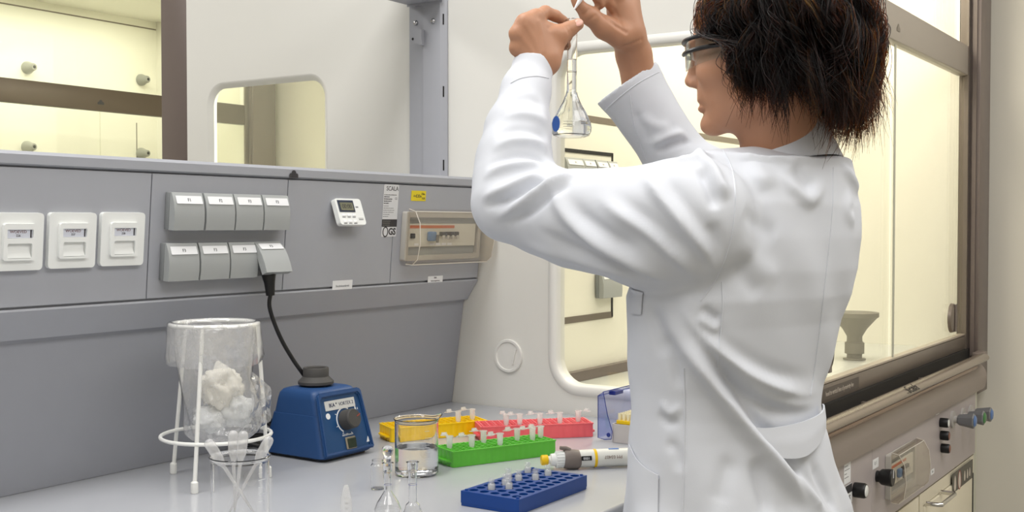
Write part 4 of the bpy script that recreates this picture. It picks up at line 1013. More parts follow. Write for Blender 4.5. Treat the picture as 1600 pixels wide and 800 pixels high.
wad('white crumpled wad inside the plastic bag toward the blue mixer', 371, 641, -.004, .022, .021, 7.7, M_glv)
# ------------------------------------------------------------------ small glassware at the lower edge
def vol_flask(lab, c, H, rn, rb, stopper, hb_):
    t = thing('volumetric_flask', lab, 'flask', c)
    prof = [(0, 0), (rb*.82, 0), (rb*.95, .002), (rb, .006), (rb, hb_*.35), (rb*.8, hb_*.62), (rn*1.6, hb_*.92), (rn, hb_*1.08), (rn, H*.82), (rn*1.25, H*.84), (rn*1.25, H*.985), (rn*1.55, H*.99), (rn*1.5, H), (rn*1.0, H), (rn*.9, H*.84),
            (rn-.0009, H*.82), (rn-.0009, hb_*1.08), (rn*1.45, hb_*.90), (rb*.8-.001, hb_*.6), (rb-.0012, hb_*.34), (rb-.0012, .007), (rb*.8, .0025), (0, .0025)]
    MB().lathe(prof, 40, c=c, dense=True).build('glass', M_lab, t, angle=50)
    MB().lathe([(rn+.0001, H*.6), (rn+.0003, H*.6), (rn+.0003, H*.606), (rn+.0001, H*.606)], 32, c=c).build('ring_mark', mat('lilac_ring', (120, 122, 180), .4), t)
    if stopper:
        MB().lathe([(0, H*.93), (rn*.75, H*.93), (rn*.95, H+.002), (rn*1.05, H+.004), (rn*1.1, H+.0055), (rn*.8, H+.008), (rn*1.3, H+.011), (rn*1.55, H+.016), (rn*1.4, H+.0205), (rn*.8, H+.0225), (0, H+.023)], 28, c=c).build('stopper', M_lab, t)
    return t
k1 = D(606, 790, 1.575)
z0 = .9004
def stand(px, dep):
    p = D(px, 790, dep); p.z = z0; return p
c1 = stand(606, 1.575); H1 = D(606, 722, 1.575).z-z0
vol_flask('small stoppered volumetric flask at the lower picture edge', c1, H1, .0052, .0185, True, .034)
c2 = stand(634, 1.560); c2 += Vector((.006, .0, 0)); H2 = D(628, 722, 1.56).z-z0
vol_flask('small open volumetric flask beside the stoppered one', c2+Vector((.004, -.004, 0)), H2, .0058, .014, False, .022)
c3 = onZ(590, 764); c3.z = z0
t = thing('vial', 'small clear glass vial standing behind the stoppered flask', 'vial', c3)
MB().lathe([(0, 0), (.0095, 0), (.0102, .001), (.0102, .036), (.0085, .039), (.0085, .044), (.0076, .044), (.0076, .039), (.0092, .036), (.0092, .0015), (0, .0015)], 32, c=c3, dense=True).build('glass', M_lab, t, angle=50)
# conical microtube standing upside down on its cap
c4 = onZ(541, 812); c4.z = z0
t = thing('microtube', 'single milky microtube standing tip up at the lower picture edge', 'tube', c4)
hh_ = D(542, 757, depth(c4)).z-z0
MB().lathe([(0, 0), (.0092, 0), (.0094, .004), (.0082, .0045), (.0080, hh_*.45), (.0072, hh_*.64), (.0042, hh_*.90), (.0030, hh_*.985), (.0016, hh_), (0, hh_)], 24, c=c4).build('body', M_tube, t)
mb = MB()
for k in range(3): mb.box(-.002, .002, -.0002, .0002, 0, .0012, M=TR(c4.x, c4.y, c4.z+.012+.007*k) @ RZ(fa-PI/2) @ TR(0, -.0082, 0))
mb.build('graduation', M_ink, t, smooth=False)
# ------------------------------------------------------------------ implicit-surface modelling for the figure
class Field:
    def __init__(s, lo, hi, h):
        s.lo = np.array(lo, float); s.h = h
        s.n = np.ceil((np.array(hi)-s.lo)/h).astype(int)+1
        s.F = np.full(tuple(s.n), 0.2, np.float32)
        s.ax = [(s.lo[i]+h*np.arange(s.n[i])).astype(np.float32) for i in range(3)]
    def sub(s, lo, hi):
        a = np.clip(np.floor((np.array(lo)-s.lo)/s.h).astype(int), 0, s.n); b = np.clip(np.ceil((np.array(hi)-s.lo)/s.h).astype(int)+1, 0, s.n)
        sl = tuple(slice(x, y) for x, y in zip(a, b))
        X = s.ax[0][sl[0]][:, None, None]; Y = s.ax[1][sl[1]][None, :, None]; Z = s.ax[2][sl[2]][None, None, :]
        return sl, X, Y, Z
    def blend(s, sl, d, k, op='add'):
        A = s.F[sl]
        if op == 'sub':
            d = -d
            if k <= 0: s.F[sl] = np.maximum(A, d); return
            h = np.clip(.5-.5*(d-A)/k, 0, 1); s.F[sl] = d*(1-h)+A*h+k*h*(1-h)
        else:
            if k <= 0: s.F[sl] = np.minimum(A, d); return
            h = np.clip(.5+.5*(d-A)/k, 0, 1); s.F[sl] = d*(1-h)+A*h-k*h*(1-h)
    def cap(s, a, b, ra, rb, k=.012, op='add'):
        a = np.array(a, float); b = np.array(b, float); m = max(ra, rb)+k+.015
        sl, X, Y, Z = s.sub(np.minimum(a, b)-m, np.maximum(a, b)+m)
        d = b-a; L = d.dot(d)
        t = np.clip(((X-a[0])*d[0]+(Y-a[1])*d[1]+(Z-a[2])*d[2])/L, 0, 1)
        q = np.sqrt((X-a[0]-t*d[0])**2+(Y-a[1]-t*d[1])**2+(Z-a[2]-t*d[2])**2)-(ra+(rb-ra)*t)
        s.blend(sl, q, k, op); return s
    def chain(s, P, R, k=.012):
        for i in range(len(P)-1): s.cap(P[i], P[i+1], R[i], R[i+1], k)
        return s
    def ell(s, c, r, M=None, k=.012, op='add'):
        """ellipsoid; M: 3x3 whose columns are its axes"""
        c = np.array(c, float); r = np.array(r, float); A = np.eye(3) if M is None else np.array(M)
        e = np.sqrt(((A*r[None, :])**2).sum(1)); m = k+.015
        sl, X, Y, Z = s.sub(c-e-m, c+e+m)
        U = [((X-c[0])*A[0, i]+(Y-c[1])*A[1, i]+(Z-c[2])*A[2, i]) for i in range(3)]
        k0 = np.sqrt(sum((U[i]/r[i])**2 for i in range(3))); k1 = np.sqrt(sum((U[i]/r[i]**2)**2 for i in range(3)))+1e-6
        s.blend(sl, k0*(k0-1)/k1, k, op); return s
    def mesh(s):
        F = s.F; S = F < 0
        c = [(0, 0, 0), (1, 0, 0), (0, 1, 0), (1, 1, 0), (0, 0, 1), (1, 0, 1), (0, 1, 1), (1, 1, 1)]
        n = np.array(F.shape)-1
        v = lambda A, o: A[o[0]:o[0]+n[0], o[1]:o[1]+n[1], o[2]:o[2]+n[2]]
        cnt = np.zeros(tuple(n), np.uint8)
        for o in c: cnt += v(S, o)
        mask = (cnt > 0) & (cnt < 8)
        I = np.argwhere(mask); idx = np.full(tuple(n), -1, np.int32); idx[mask] = np.arange(len(I))
        V = np.stack([F[I[:, 0]+o[0], I[:, 1]+o[1], I[:, 2]+o[2]] for o in c], 1)
        P = np.zeros((len(I), 3)); W = np.zeros(len(I))
        for a in range(8):
            for b in range(a+1, 8):
                if sum(abs(c[a][i]-c[b][i]) for i in range(3)) != 1: continue
                x = (V[:, a] < 0) != (V[:, b] < 0)
                t = V[:, a]/(V[:, a]-V[:, b]+1e-12)
                for i in range(3): P[:, i] += np.where(x, c[a][i]+t*(c[b][i]-c[a][i]), 0)
                W += x
        P = (P/W[:, None]+I)*s.h+s.lo
        faces = []
        for axn in range(3):
            o = [0, 0, 0]; o[axn] = 1
            A = S[:S.shape[0]-o[0], :S.shape[1]-o[1], :S.shape[2]-o[2]]; B = S[o[0]:, o[1]:, o[2]:]
            E = np.argwhere(A != B); u, w = [(1, 2), (2, 0), (0, 1)][axn]
            ok = (E[:, u] > 0) & (E[:, w] > 0) & (E[:, u] < n[u]) & (E[:, w] < n[w]); E = E[ok]
            def g(du, dw):
                Q = E.copy(); Q[:, u] -= du; Q[:, w] -= dw; return idx[Q[:, 0], Q[:, 1], Q[:, 2]]
            q = np.stack([g(0, 0), g(1, 0), g(1, 1), g(0, 1)], 1)
            flip = ~S[E[:, 0], E[:, 1], E[:, 2]]
            q[flip] = q[flip][:, ::-1]
            faces.append(q)
        Q = np.concatenate(faces); Q = Q[(Q >= 0).all(1)]
        return P, Q
def relax(P, Q, it=3, f=.5):
    e = np.concatenate([Q[:, [0, 1]], Q[:, [1, 2]], Q[:, [2, 3]], Q[:, [3, 0]]]); e = np.concatenate([e, e[:, ::-1]])
    cnt = np.bincount(e[:, 0], minlength=len(P)).astype(float)[:, None]+1e-9
    for i in range(it):
        for lam in (f, -f*1.04):
            S_ = np.stack([np.bincount(e[:, 0], P[e[:, 1], j], len(P)) for j in range(3)], 1)/cnt
            P = P+lam*(S_-P)
    return P
def vnormals(P, Q):
    n = np.cross(P[Q[:, 2]]-P[Q[:, 0]], P[Q[:, 3]]-P[Q[:, 1]])
    N = np.stack([np.bincount(Q.ravel(), np.repeat(n[:, j], 4), len(P)) for j in range(3)], 1)
    return N/(np.linalg.norm(N, axis=1, keepdims=True)+1e-12)
def np_obj(name, P, Q, m, parent):
    me = bpy.data.meshes.new(name)
    me.vertices.add(len(P)); me.vertices.foreach_set('co', P.astype(np.float32).ravel())
    me.loops.add(Q.size); me.loops.foreach_set('vertex_index', Q.ravel().astype(np.int32))
    me.polygons.add(len(Q)); me.polygons.foreach_set('loop_start', np.arange(0, Q.size, 4, dtype=np.int32))
    me.update(calc_edges=True); me.validate()
    me.polygons.foreach_set('use_smooth', [True]*len(me.polygons))
    me.materials.append(m)
    o = bpy.data.objects.new(name, me); COL.objects.link(o); o.parent = parent; o.matrix_parent_inverse = inv_world(parent)
    return o
V3 = lambda *a: Vector(a)
# ------------------------------------------------------------------ frames of the figure
DT = 1.61
TCX = D(1163, 400, DT); TC = V3(TCX.x, TCX.y, 0)
FA = math.radians(76)                       # she faces the bench, a little to its far end
FD = V3(math.cos(FA), math.sin(FA), 0); LD = V3(-math.sin(FA), math.cos(FA), 0)      # forward, her left
def zof(y, d=DT): return D(1163, y, d).z
# head frame
FWH = V3(FW.x, FW.y, 0).normalized()
hd = math.radians(20)
HF_ = (-RT*math.cos(hd)+FWH*math.sin(hd)).normalized(); HF_ = (HF_-Vector((0, 0, .05))).normalized()
HL_ = Vector((0, 0, 1)).cross(HF_).normalized(); HU_ = HF_.cross(HL_).normalized()
HC = D(1190, 95, 1.60)
def hp(x, y, z): return HC+HF_*x+HL_*y+HU_*z
HM = np.array([list(HF_), list(HL_), list(HU_)]).T
person = thing('person', 'person in a white lab coat and safety glasses raising a small flask', 'person', (TC.x, TC.y, 0))
M_skin = mat('skin', (182, 134, 105), .5, var=.05, vscale=45, bump=.15, bscale=420, sss=.12)
# joints
S_L = TC+LD*.165-FD*.005+V3(0, 0, 1.335); S_R = TC-LD*.145+FD*.03+V3(0, 0, 1.360)
E_L = D(797, 318, 1.60); W_L = D(838, 104, 1.722)
E_R = D(1072, 268, 1.925); W_R = D(990, 84, 1.885)
NB = D(1222, 236, 1.63)
bf = Field((TC.x-.42, TC.y-.30, .92), (TC.x+.55, TC.y+.56, 1.78), .0024)
# trunk, neck
bf.ell((TC.x, TC.y, 1.15), (.118, .066, .22), np.array([list(LD), list(FD), [0, 0, 1]]).T, .02)
bf.ell((TC.x, TC.y, .98), (.122, .070, .16), np.array([list(LD), list(FD), [0, 0, 1]]).T, .02)
bf.cap(S_L, S_R, .045, .045, .03)
bf.cap(NB-V3(0, 0, .05), hp(-.026, 0, -.055), .045, .049, .02)
bf.cap(NB-V3(0, 0, .03)+HF_*.012, hp(.006, 0, -.068), .036, .034, .02)
# head
bf.ell(hp(-.006, 0, .045), (.098, .074, .092), HM, .02)
bf.ell(hp(.034, 0, -.020), (.056, .058, .076), HM, .02)
for s in (1, -1):
    bf.cap(hp(.066, s*.008, -.080), hp(-.004, s*.050, -.052), .0135, .017, .016)
    bf.ell(hp(.054, s*.042, -.012), (.030, .020, .024), HM, .014)
    bf.ell(hp(-.006, s*.075, -.005), (.020, .007, .031), HM, .006)
    bf.ell(hp(.100, s*.031, .012), (.013, .017, .012), HM, .012, 'sub')
    bf.ell(hp(.078, s*.031, .012), (.0125, .0125, .0125), HM, .004)
    bf.ell(hp(.091, s*.0095, -.0235), (.0095, .0065, .0065), HM, .006)
    bf.cap(hp(.092, s*.012, .029), hp(.076, s*.045, .028), .008, .007, .012)
bf.cap(hp(.086, 0, .022), hp(.0985, 0, -.0175), .0075, .0090, .008)
bf.ell(hp(.0995, 0, -.0195), (.0085, .0085, .0075), HM, .004)
bf.ell(hp(.078, 0, -.044), (.0115, .024, .012), HM, .010)
bf.ell(hp(.0835, 0, -.0485), (.0075, .021, .0052), HM, .003)
bf.ell(hp(.0835, 0, -.0600), (.0078, .018, .0058), HM, .003)
bf.ell(hp(.0955, 0, -.0543), (.0065, .024, .0013), HM, .003, 'sub')
bf.ell(hp(.074, 0, -.084), (.0145, .017, .0125), HM, .012)
# arms
bf.chain([S_L, D(1040, 350, 1.50), D(950, 348, 1.54), E_L], [.046, .043, .041, .035], .02)
bf.chain([E_L, D(803, 250, 1.64), D(811, 200, 1.668), D(824, 140, 1.70), W_L], [.035, .036, .031, .023, .0215], .012)
bf.chain([S_R, S_R.lerp(E_R, .5), E_R], [.046, .041, .036], .02)
bf.chain([E_R, D(1050, 238, 1.92), D(1004, 150, 1.905), W_R], [.035, .036, .031, .0275], .012)
def finger(P, R, k=.0035): bf.chain([D(*p) for p in P], R, k)
# her left hand: back towards us, fingers wrapped round the neck of the flask, thumb along its front
wl_ = D(846, 94, 1.724)
bf.cap(W_L, wl_, .0220, .0225, .012)
bf.cap(wl_+LD*.0+RT*.008, wl_-RT*.010, .0215, .0205, .012)
KN = [(838, 27, 1.716), (820, 35, 1.706), (808, 53, 1.706), (808, 76, 1.714)]
for p, r in zip(KN, (.0125, .0128, .0122, .0112)):
    bf.cap(D(*p), wl_+(D(*p)-wl_)*.10, r, .0185, .012)
    bf.ell(D(p[0]-1.5, p[1]-1.5, p[2]-.004), (.0092, .0092, .0092), None, .006)
bf.cap(D(826, 45, 1.716), D(838, 70, 1.722), .019, .020, .012)
bf.cap(D(858, 55, 1.728), D(850, 82, 1.728), .0165, .019, .012)
finger([KN[0], (852, 19, 1.738), (868, 25, 1.757), (881, 33, 1.773)], [.0110, .0098, .0088, .0076])
finger([KN[1], (826, 42, 1.748), (858, 53, 1.775), (887, 57, 1.779)], [.0112, .0102, .0092, .0080])
finger([KN[2], (820, 62, 1.750), (852, 70, 1.778), (884, 71, 1.778)], [.0108, .0098, .0088, .0077])
finger([KN[3], (822, 83, 1.750), (848, 87, 1.772), (873, 84, 1.775)], [.0098, .0088, .0080, .0070])
finger([(862, 82, 1.732), (872, 58, 1.735), (889, 46, 1.741), (903, 38, 1.7430)], [.0170, .0138, .0112, .0092], .006)
bf.cap(D(848, 50, 1.728), D(874, 54, 1.736), .0130, .0120, .012)
# her right hand: palm side towards us, thumb and index pinching a dropper
wr_ = D(984, 66, 1.868)
bf.cap(W_R, wr_, .0275, .0255, .012)
RK_ = [(948, -40, 1.832), (966, -38, 1.850), (981, -28, 1.866), (988, -12, 1.882)]
for p, r in zip(RK_, (.0125, .0128, .0122, .0112)):
    bf.cap(D(*p), wr_+(D(*p)-wr_)*.08, r, .0195, .014)
bf.cap(D(972, 20, 1.858), D(980, 50, 1.856), .022, .024, .014)
finger([RK_[0], (916, -46, 1.816), (904, -22, 1.808), (899, -4, 1.806)], [.0112, .0100, .0090, .0078])
finger([RK_[1], (936, -34, 1.812), (930, -10, 1.812), (938, 6, 1.822)], [.0112, .0102, .0092, .0082])
finger([RK_[2], (954, -22, 1.820), (948, 0, 1.826), (957, 14, 1.840)], [.0108, .0098, .0088, .0078])
finger([RK_[3], (968, -8, 1.836), (964, 12, 1.842), (972, 24, 1.852)], [.0098, .0088, .0080, .0070])
finger([(968, 56, 1.842), (944, 43, 1.832), (921, 25, 1.818), (904, 7, 1.808)], [.0205, .0170, .0125, .0092], .010)
P, Q = bf.mesh(); P = relax(P, Q, 2)
def etch(P, Q, lines):
    """fine skin creases: pixel polylines dropped on the surface and pressed in"""
    tr = BVHTree.FromPolygons([Vector(p) for p in P], [tuple(int(i) for i in q) for q in Q]); N = vnormals(P, Q); d = np.zeros(len(P))
    for pl, amp, w in lines:
        pts = []
        for (x0, y0), (x1, y1) in zip(pl[:-1], pl[1:]):
            for k in range(6):
                h = tr.ray_cast(CAM, ray(x0+(x1-x0)*k/5, y0+(y1-y0)*k/5).normalized())[0]
                if h is not None: pts.append(list(h))
        if not pts: continue
        A = np.array(pts); c = np.where(((P > A.min(0)-.01) & (P < A.max(0)+.01)).all(1))[0]
        if len(c) == 0: continue
        q = np.min(((P[c][:, None, :]-A[None])**2).sum(2), axis=1); d[c] += amp*np.exp(-q/w**2)
    return P+N*d[:, None]
P = etch(P, Q, [([(934, 6), (944, 24), (962, 40), (978, 50)], -.0030, .0030), ([(912, 22), (921, 14)], -.0016, .0022), ([(920, 32), (930, 24)], -.0014, .0022), ([(962, 76), (982, 70), (1002, 62)], -.0018, .0025), ([(958, 12), (968, 30), (974, 46)], -.0014, .0025),
 ([(884, 42), (888, 50)], -.0012, .0020), ([(889, 41), (893, 49)], -.0010, .0018), ([(822, 40), (836, 62), (842, 84)], .0010, .0035), ([(812, 56), (826, 72), (836, 88)], .0010, .0035), ([(842, 34), (848, 56), (850, 80)], .0012, .0035), ([(858, 44), (868, 36)], -.0014, .0035)])
body = np_obj('body', P, Q, M_skin, person)
del bf
# eyes, nails
M_eye = mat('eye_white', (226, 222, 214), .15, var=.01); M_iris = mat('brown_iris', (60, 38, 24), .1)
for s in (1, -1):
    e = MB().lathe([(0, .0122), (.006, .0106), (.0122, 0), (.006, -.0106), (0, -.0122)], 20, frame(hp(.0805, s*.031, .012), HL_, HF_)).build('eye', M_eye, person)
    MB().lathe([(0, .0130), (.004, .0126), (.0058, .0112), (.004, .010), (0, .010)], 18, frame(hp(.0805, s*.031, .012), HL_, HF_)).build('iris', M_iris, e)
M_nail = mat('nail', (226, 176, 160), .28, var=.02)
def nail(c, along, out, w, l):
    a = along.normalized(); n = (out-a*out.dot(a)).normalized(); b = n.cross(a)
    mb = MB(); mb.lathe([(0, .35), (.5, .31), (.85, .18), (1, 0), (0, 0)], 18, Matrix(((a.x*l, b.x*w, n.x*.004, c.x), (a.y*l, b.y*w, n.y*.004, c.y), (a.z*l, b.z*w, n.z*.004, c.z), (0, 0, 0, 1))))
    mb.build('thumbnail', M_nail, person)
ta = D(903, 38, 1.7455)-D(889, 46, 1.741)
nail(D(903.5, 37, 1.7430)-FW*.0082, ta, -FW+Vector((0, 0, .25)), .0058, .0072)
# ------------------------------------------------------------------ lab coat
M_coat = mat('white_cotton', (213, 216, 223), .85, var=.012, vscale=20, bump=.12, bscale=900, spec=.2)
# horizontal sections: picture row -> left and right outline columns
SEC = [(262, 1098, 1322), (285, 1062, 1326), (320, 1040, 1336), (370, 1020, 1337), (420, 998, 1332), (460, 983, 1322), (500, 984, 1306), (560, 986, 1291), (600, 988, 1280), (635, 989, 1277), (665, 988, 1280), (700, 987, 1289), (760, 984, 1304), (800, 980, 1320), (900, 974, 1342), (1050, 962, 1375), (1260, 950, 1400)]
lo = (TC.x-.40, TC.y-.34, .34); hi = (TC.x+.50, TC.y+.52, 1.62)
cf = Field(lo, hi, .0036)
zs = np.array([zof(r[0]) for r in SEC])[::-1]
view_az = math.atan2(TC.y, TC.x); gam = FA-view_az
rat = .66
aa, cx_, cy_ = [], [], []
for y, xl, xr in SEC:
    p = D((xl+xr)/2+5, y, DT); hw_ = (xr-xl)/2/FPX*DT*.962
    aa.append(hw_/math.sqrt(math.cos(gam)**2+(rat*math.sin(gam))**2)); cx_.append(p.x); cy_.append(p.y)
aa, cx_, cy_ = (np.array(v)[::-1] for v in (aa, cx_, cy_))
sl, X, Y, Z = cf.sub(lo, hi)
zz = cf.ax[2]
a_ = np.interp(zz, zs, aa).astype(np.float32)[None, None, :]; ccx = np.interp(zz, zs, cx_).astype(np.float32)[None, None, :]; ccy = np.interp(zz, zs, cy_).astype(np.float32)[None, None, :]
u_ = (X-ccx)*LD.x+(Y-ccy)*LD.y; v_ = (X-ccx)*FD.x+(Y-ccy)*FD.y
b_ = a_*rat
# rounded-box-like section (flatter back), flutes below the waist
k0 = np.power(np.power(np.abs(u_/a_), 2.4)+np.power(np.abs(v_/b_), 2.4), 1/2.4)
ang = np.arctan2(v_/b_, u_/a_)
flute = np.clip((.99-Z)/.25, 0, 1)*.012*np.sin(7*ang+1.0)
d = (k0-1)*b_*.92-flute
d = np.maximum(d, Z-zof(250)); d = np.maximum(d, (.36-Z))
cf.blend(sl, d.astype(np.float32), .01)
del u_, v_, k0, ang, flute, d
# shoulders and neck slope
cf.cap(S_L+V3(0, 0, -.008), S_R+V3(0, 0, -.012), .050, .052, .035)
cf.cap(S_L+V3(0, 0, -.003), NB+LD*.01+V3(0, 0, -.034), .046, .040, .03)
cf.cap(S_R+V3(0, 0, -.005), NB-LD*.01+V3(0, 0, -.030), .046, .042, .03)
cf.ell(NB-FD*.018+V3(0, 0, -.040), (.088, .066, .030), np.array([list(LD), list(FD), [0, 0, 1]]).T, .03)
# left sleeve
sl_pts = [D(1082, 348, 1.485), D(1040, 354, 1.50), D(1000, 355, 1.515), D(950, 348, 1.54), D(900, 341, 1.56), D(850, 331, 1.585), D(797, 318, 1.60)]
cf.chain(sl_pts, [.083, .081, .0775, .070, .0645, .058, .0515], .012)
fl_pts = [D(797, 318, 1.60), D(800, 285, 1.62), D(803, 250, 1.64), D(810, 200, 1.668), D(823, 140, 1.70), D(834, 100, 1.722), D(840, 80, 1.733)]
cf.chain(fl_pts, [.0515, .0545, .0535, .0460, .0345, .0285, .0275], .012)
cf.ell(D(845, 290, 1.605), (.030, .030, .030), None, .03)
# right sleeve
ur = [S_R+V3(0, 0, -.035), S_R.lerp(E_R, .5)+V3(0, 0, -.030), E_R]
cf.chain(ur, [.068, .060, .058], .02)
CR = D(978.5, 130, 1.918); ER2 = D(1052, 238, 1.922); axr = (CR-ER2).normalized()
cf.chain([E_R, ER2, CR, CR+axr*.03], [.058, .0500, .0570, .060], .012)
# cut the cuffs and the neck open
def cutplane(c, n, R, k=.0):
    c = np.array(c); n = np.array(n); m = R
    sl, X, Y, Z = cf.sub(c-m, c+m)
    q = (X-c[0])*n[0]+(Y-c[1])*n[1]+(Z-c[2])*n[2]
    r = np.sqrt((X-c[0])**2+(Y-c[1])**2+(Z-c[2])**2)
    A = cf.F[sl]; cf.F[sl] = np.where(r < m*.98, np.maximum(A, q), A)
axl = (D(834, 100, 1.722)-D(810, 200, 1.668)).normalized()
axl = (axl+UP*.25-RT*.06).normalized()
CL = D(834, 97, 1.722)
cutplane(CL, axl, .06); cutplane(CR, axr, .085)
cf.cap(CL-axl*.006, CL+axl*.05, .0205, .0240, 0, 'sub')
cf.cap(CR-axr*.05, CR+axr*.05, .0485, .0560, 0, 'sub')
cf.cap(NB-V3(0, 0, .01), NB+V3(0, 0, .10), .048, .052, 0, 'sub')
cf.ell(NB+FD*.072+V3(0, 0, .012), (.052, .055, .042), np.array([list(LD), list(FD), [0, 0, 1]]).T, .006, 'sub')
P, Q = cf.mesh(); del cf
P = relax(P, Q, 4)
# --- folds: pressed into the surface along lines traced over the cloth
def bvh_of(P, Q): return BVHTree.FromPolygons([Vector(p) for p in P], [tuple(int(i) for i in q) for q in Q])
vis = P[:, 2] > .80
tree = bvh_of(P, Q); tree0 = tree
def hit(x, y):
    r = tree.ray_cast(CAM, ray(x, y).normalized())
    return r[0]
def trace(pl, step=5.0):
    out = []
    for (x0, y0), (x1, y1) in zip(pl[:-1], pl[1:]):
        n = max(1, int(math.hypot(x1-x0, y1-y0)/step))
        for k in range(n):
            h = hit(x0+(x1-x0)*k/n, y0+(y1-y0)*k/n)
            if h is not None: out.append(h)
    h = hit(*pl[-1])
    if h is not None: out.append(h)
    return out
def spline2(pl, n=6):
    v = [Vector((x, y, 0)) for x, y in pl]
    return [(p.x, p.y) for p in smooth_path(v, n)]
N = vnormals(P, Q)
disp = np.zeros(len(P))
toC = np.array(list(CAM))-P; facing = (N*toC).sum(1) > -.02*np.linalg.norm(toC, axis=1)
def press(pl, amp, w, skew=0.0, taper=.3):
    """ridge (amp>0) or crease (amp<0) of half-width w along the polyline; skew steepens the side below the line's left hand"""
    global disp
    pts = trace(spline2(pl)) if len(pl) > 2 else trace(pl)
    if len(pts) < 2: return
    A = np.array([list(p) for p in pts]); n = len(A)
    cand = np.where(((P > A.min(0)-3*w) & (P < A.max(0)+3*w)).all(1) & facing)[0]
    if len(cand) == 0: return
    best = np.full(len(cand), 1e9); bt = np.zeros(len(cand)); side = np.zeros(len(cand))
    Pc = P[cand]
    for i in range(n-1):
        a, b = A[i], A[i+1]; dd_ = b-a; L = dd_.dot(dd_)
        if L < 1e-12: continue
        t = np.clip(((Pc-a)@dd_)/L, 0, 1); c = a+t[:, None]*dd_; r = Pc-c; q = np.sqrt((r**2).sum(1))
        up = q < best
        best = np.where(up, q, best); bt = np.where(up, (i+t)/(n-1), bt)
        side = np.where(up, (np.cross(dd_, r)*N[cand]).sum(1), side)
    e = np.clip(np.minimum(bt, 1-bt)/taper, 0, 1) if taper > 0 else 1.0
    e = e*e*(3-2*e)
    ww_ = np.where(side > 0, w*(1+skew), w*(1-skew))
    disp[cand] += amp*e*np.exp(-(best/ww_)**2)
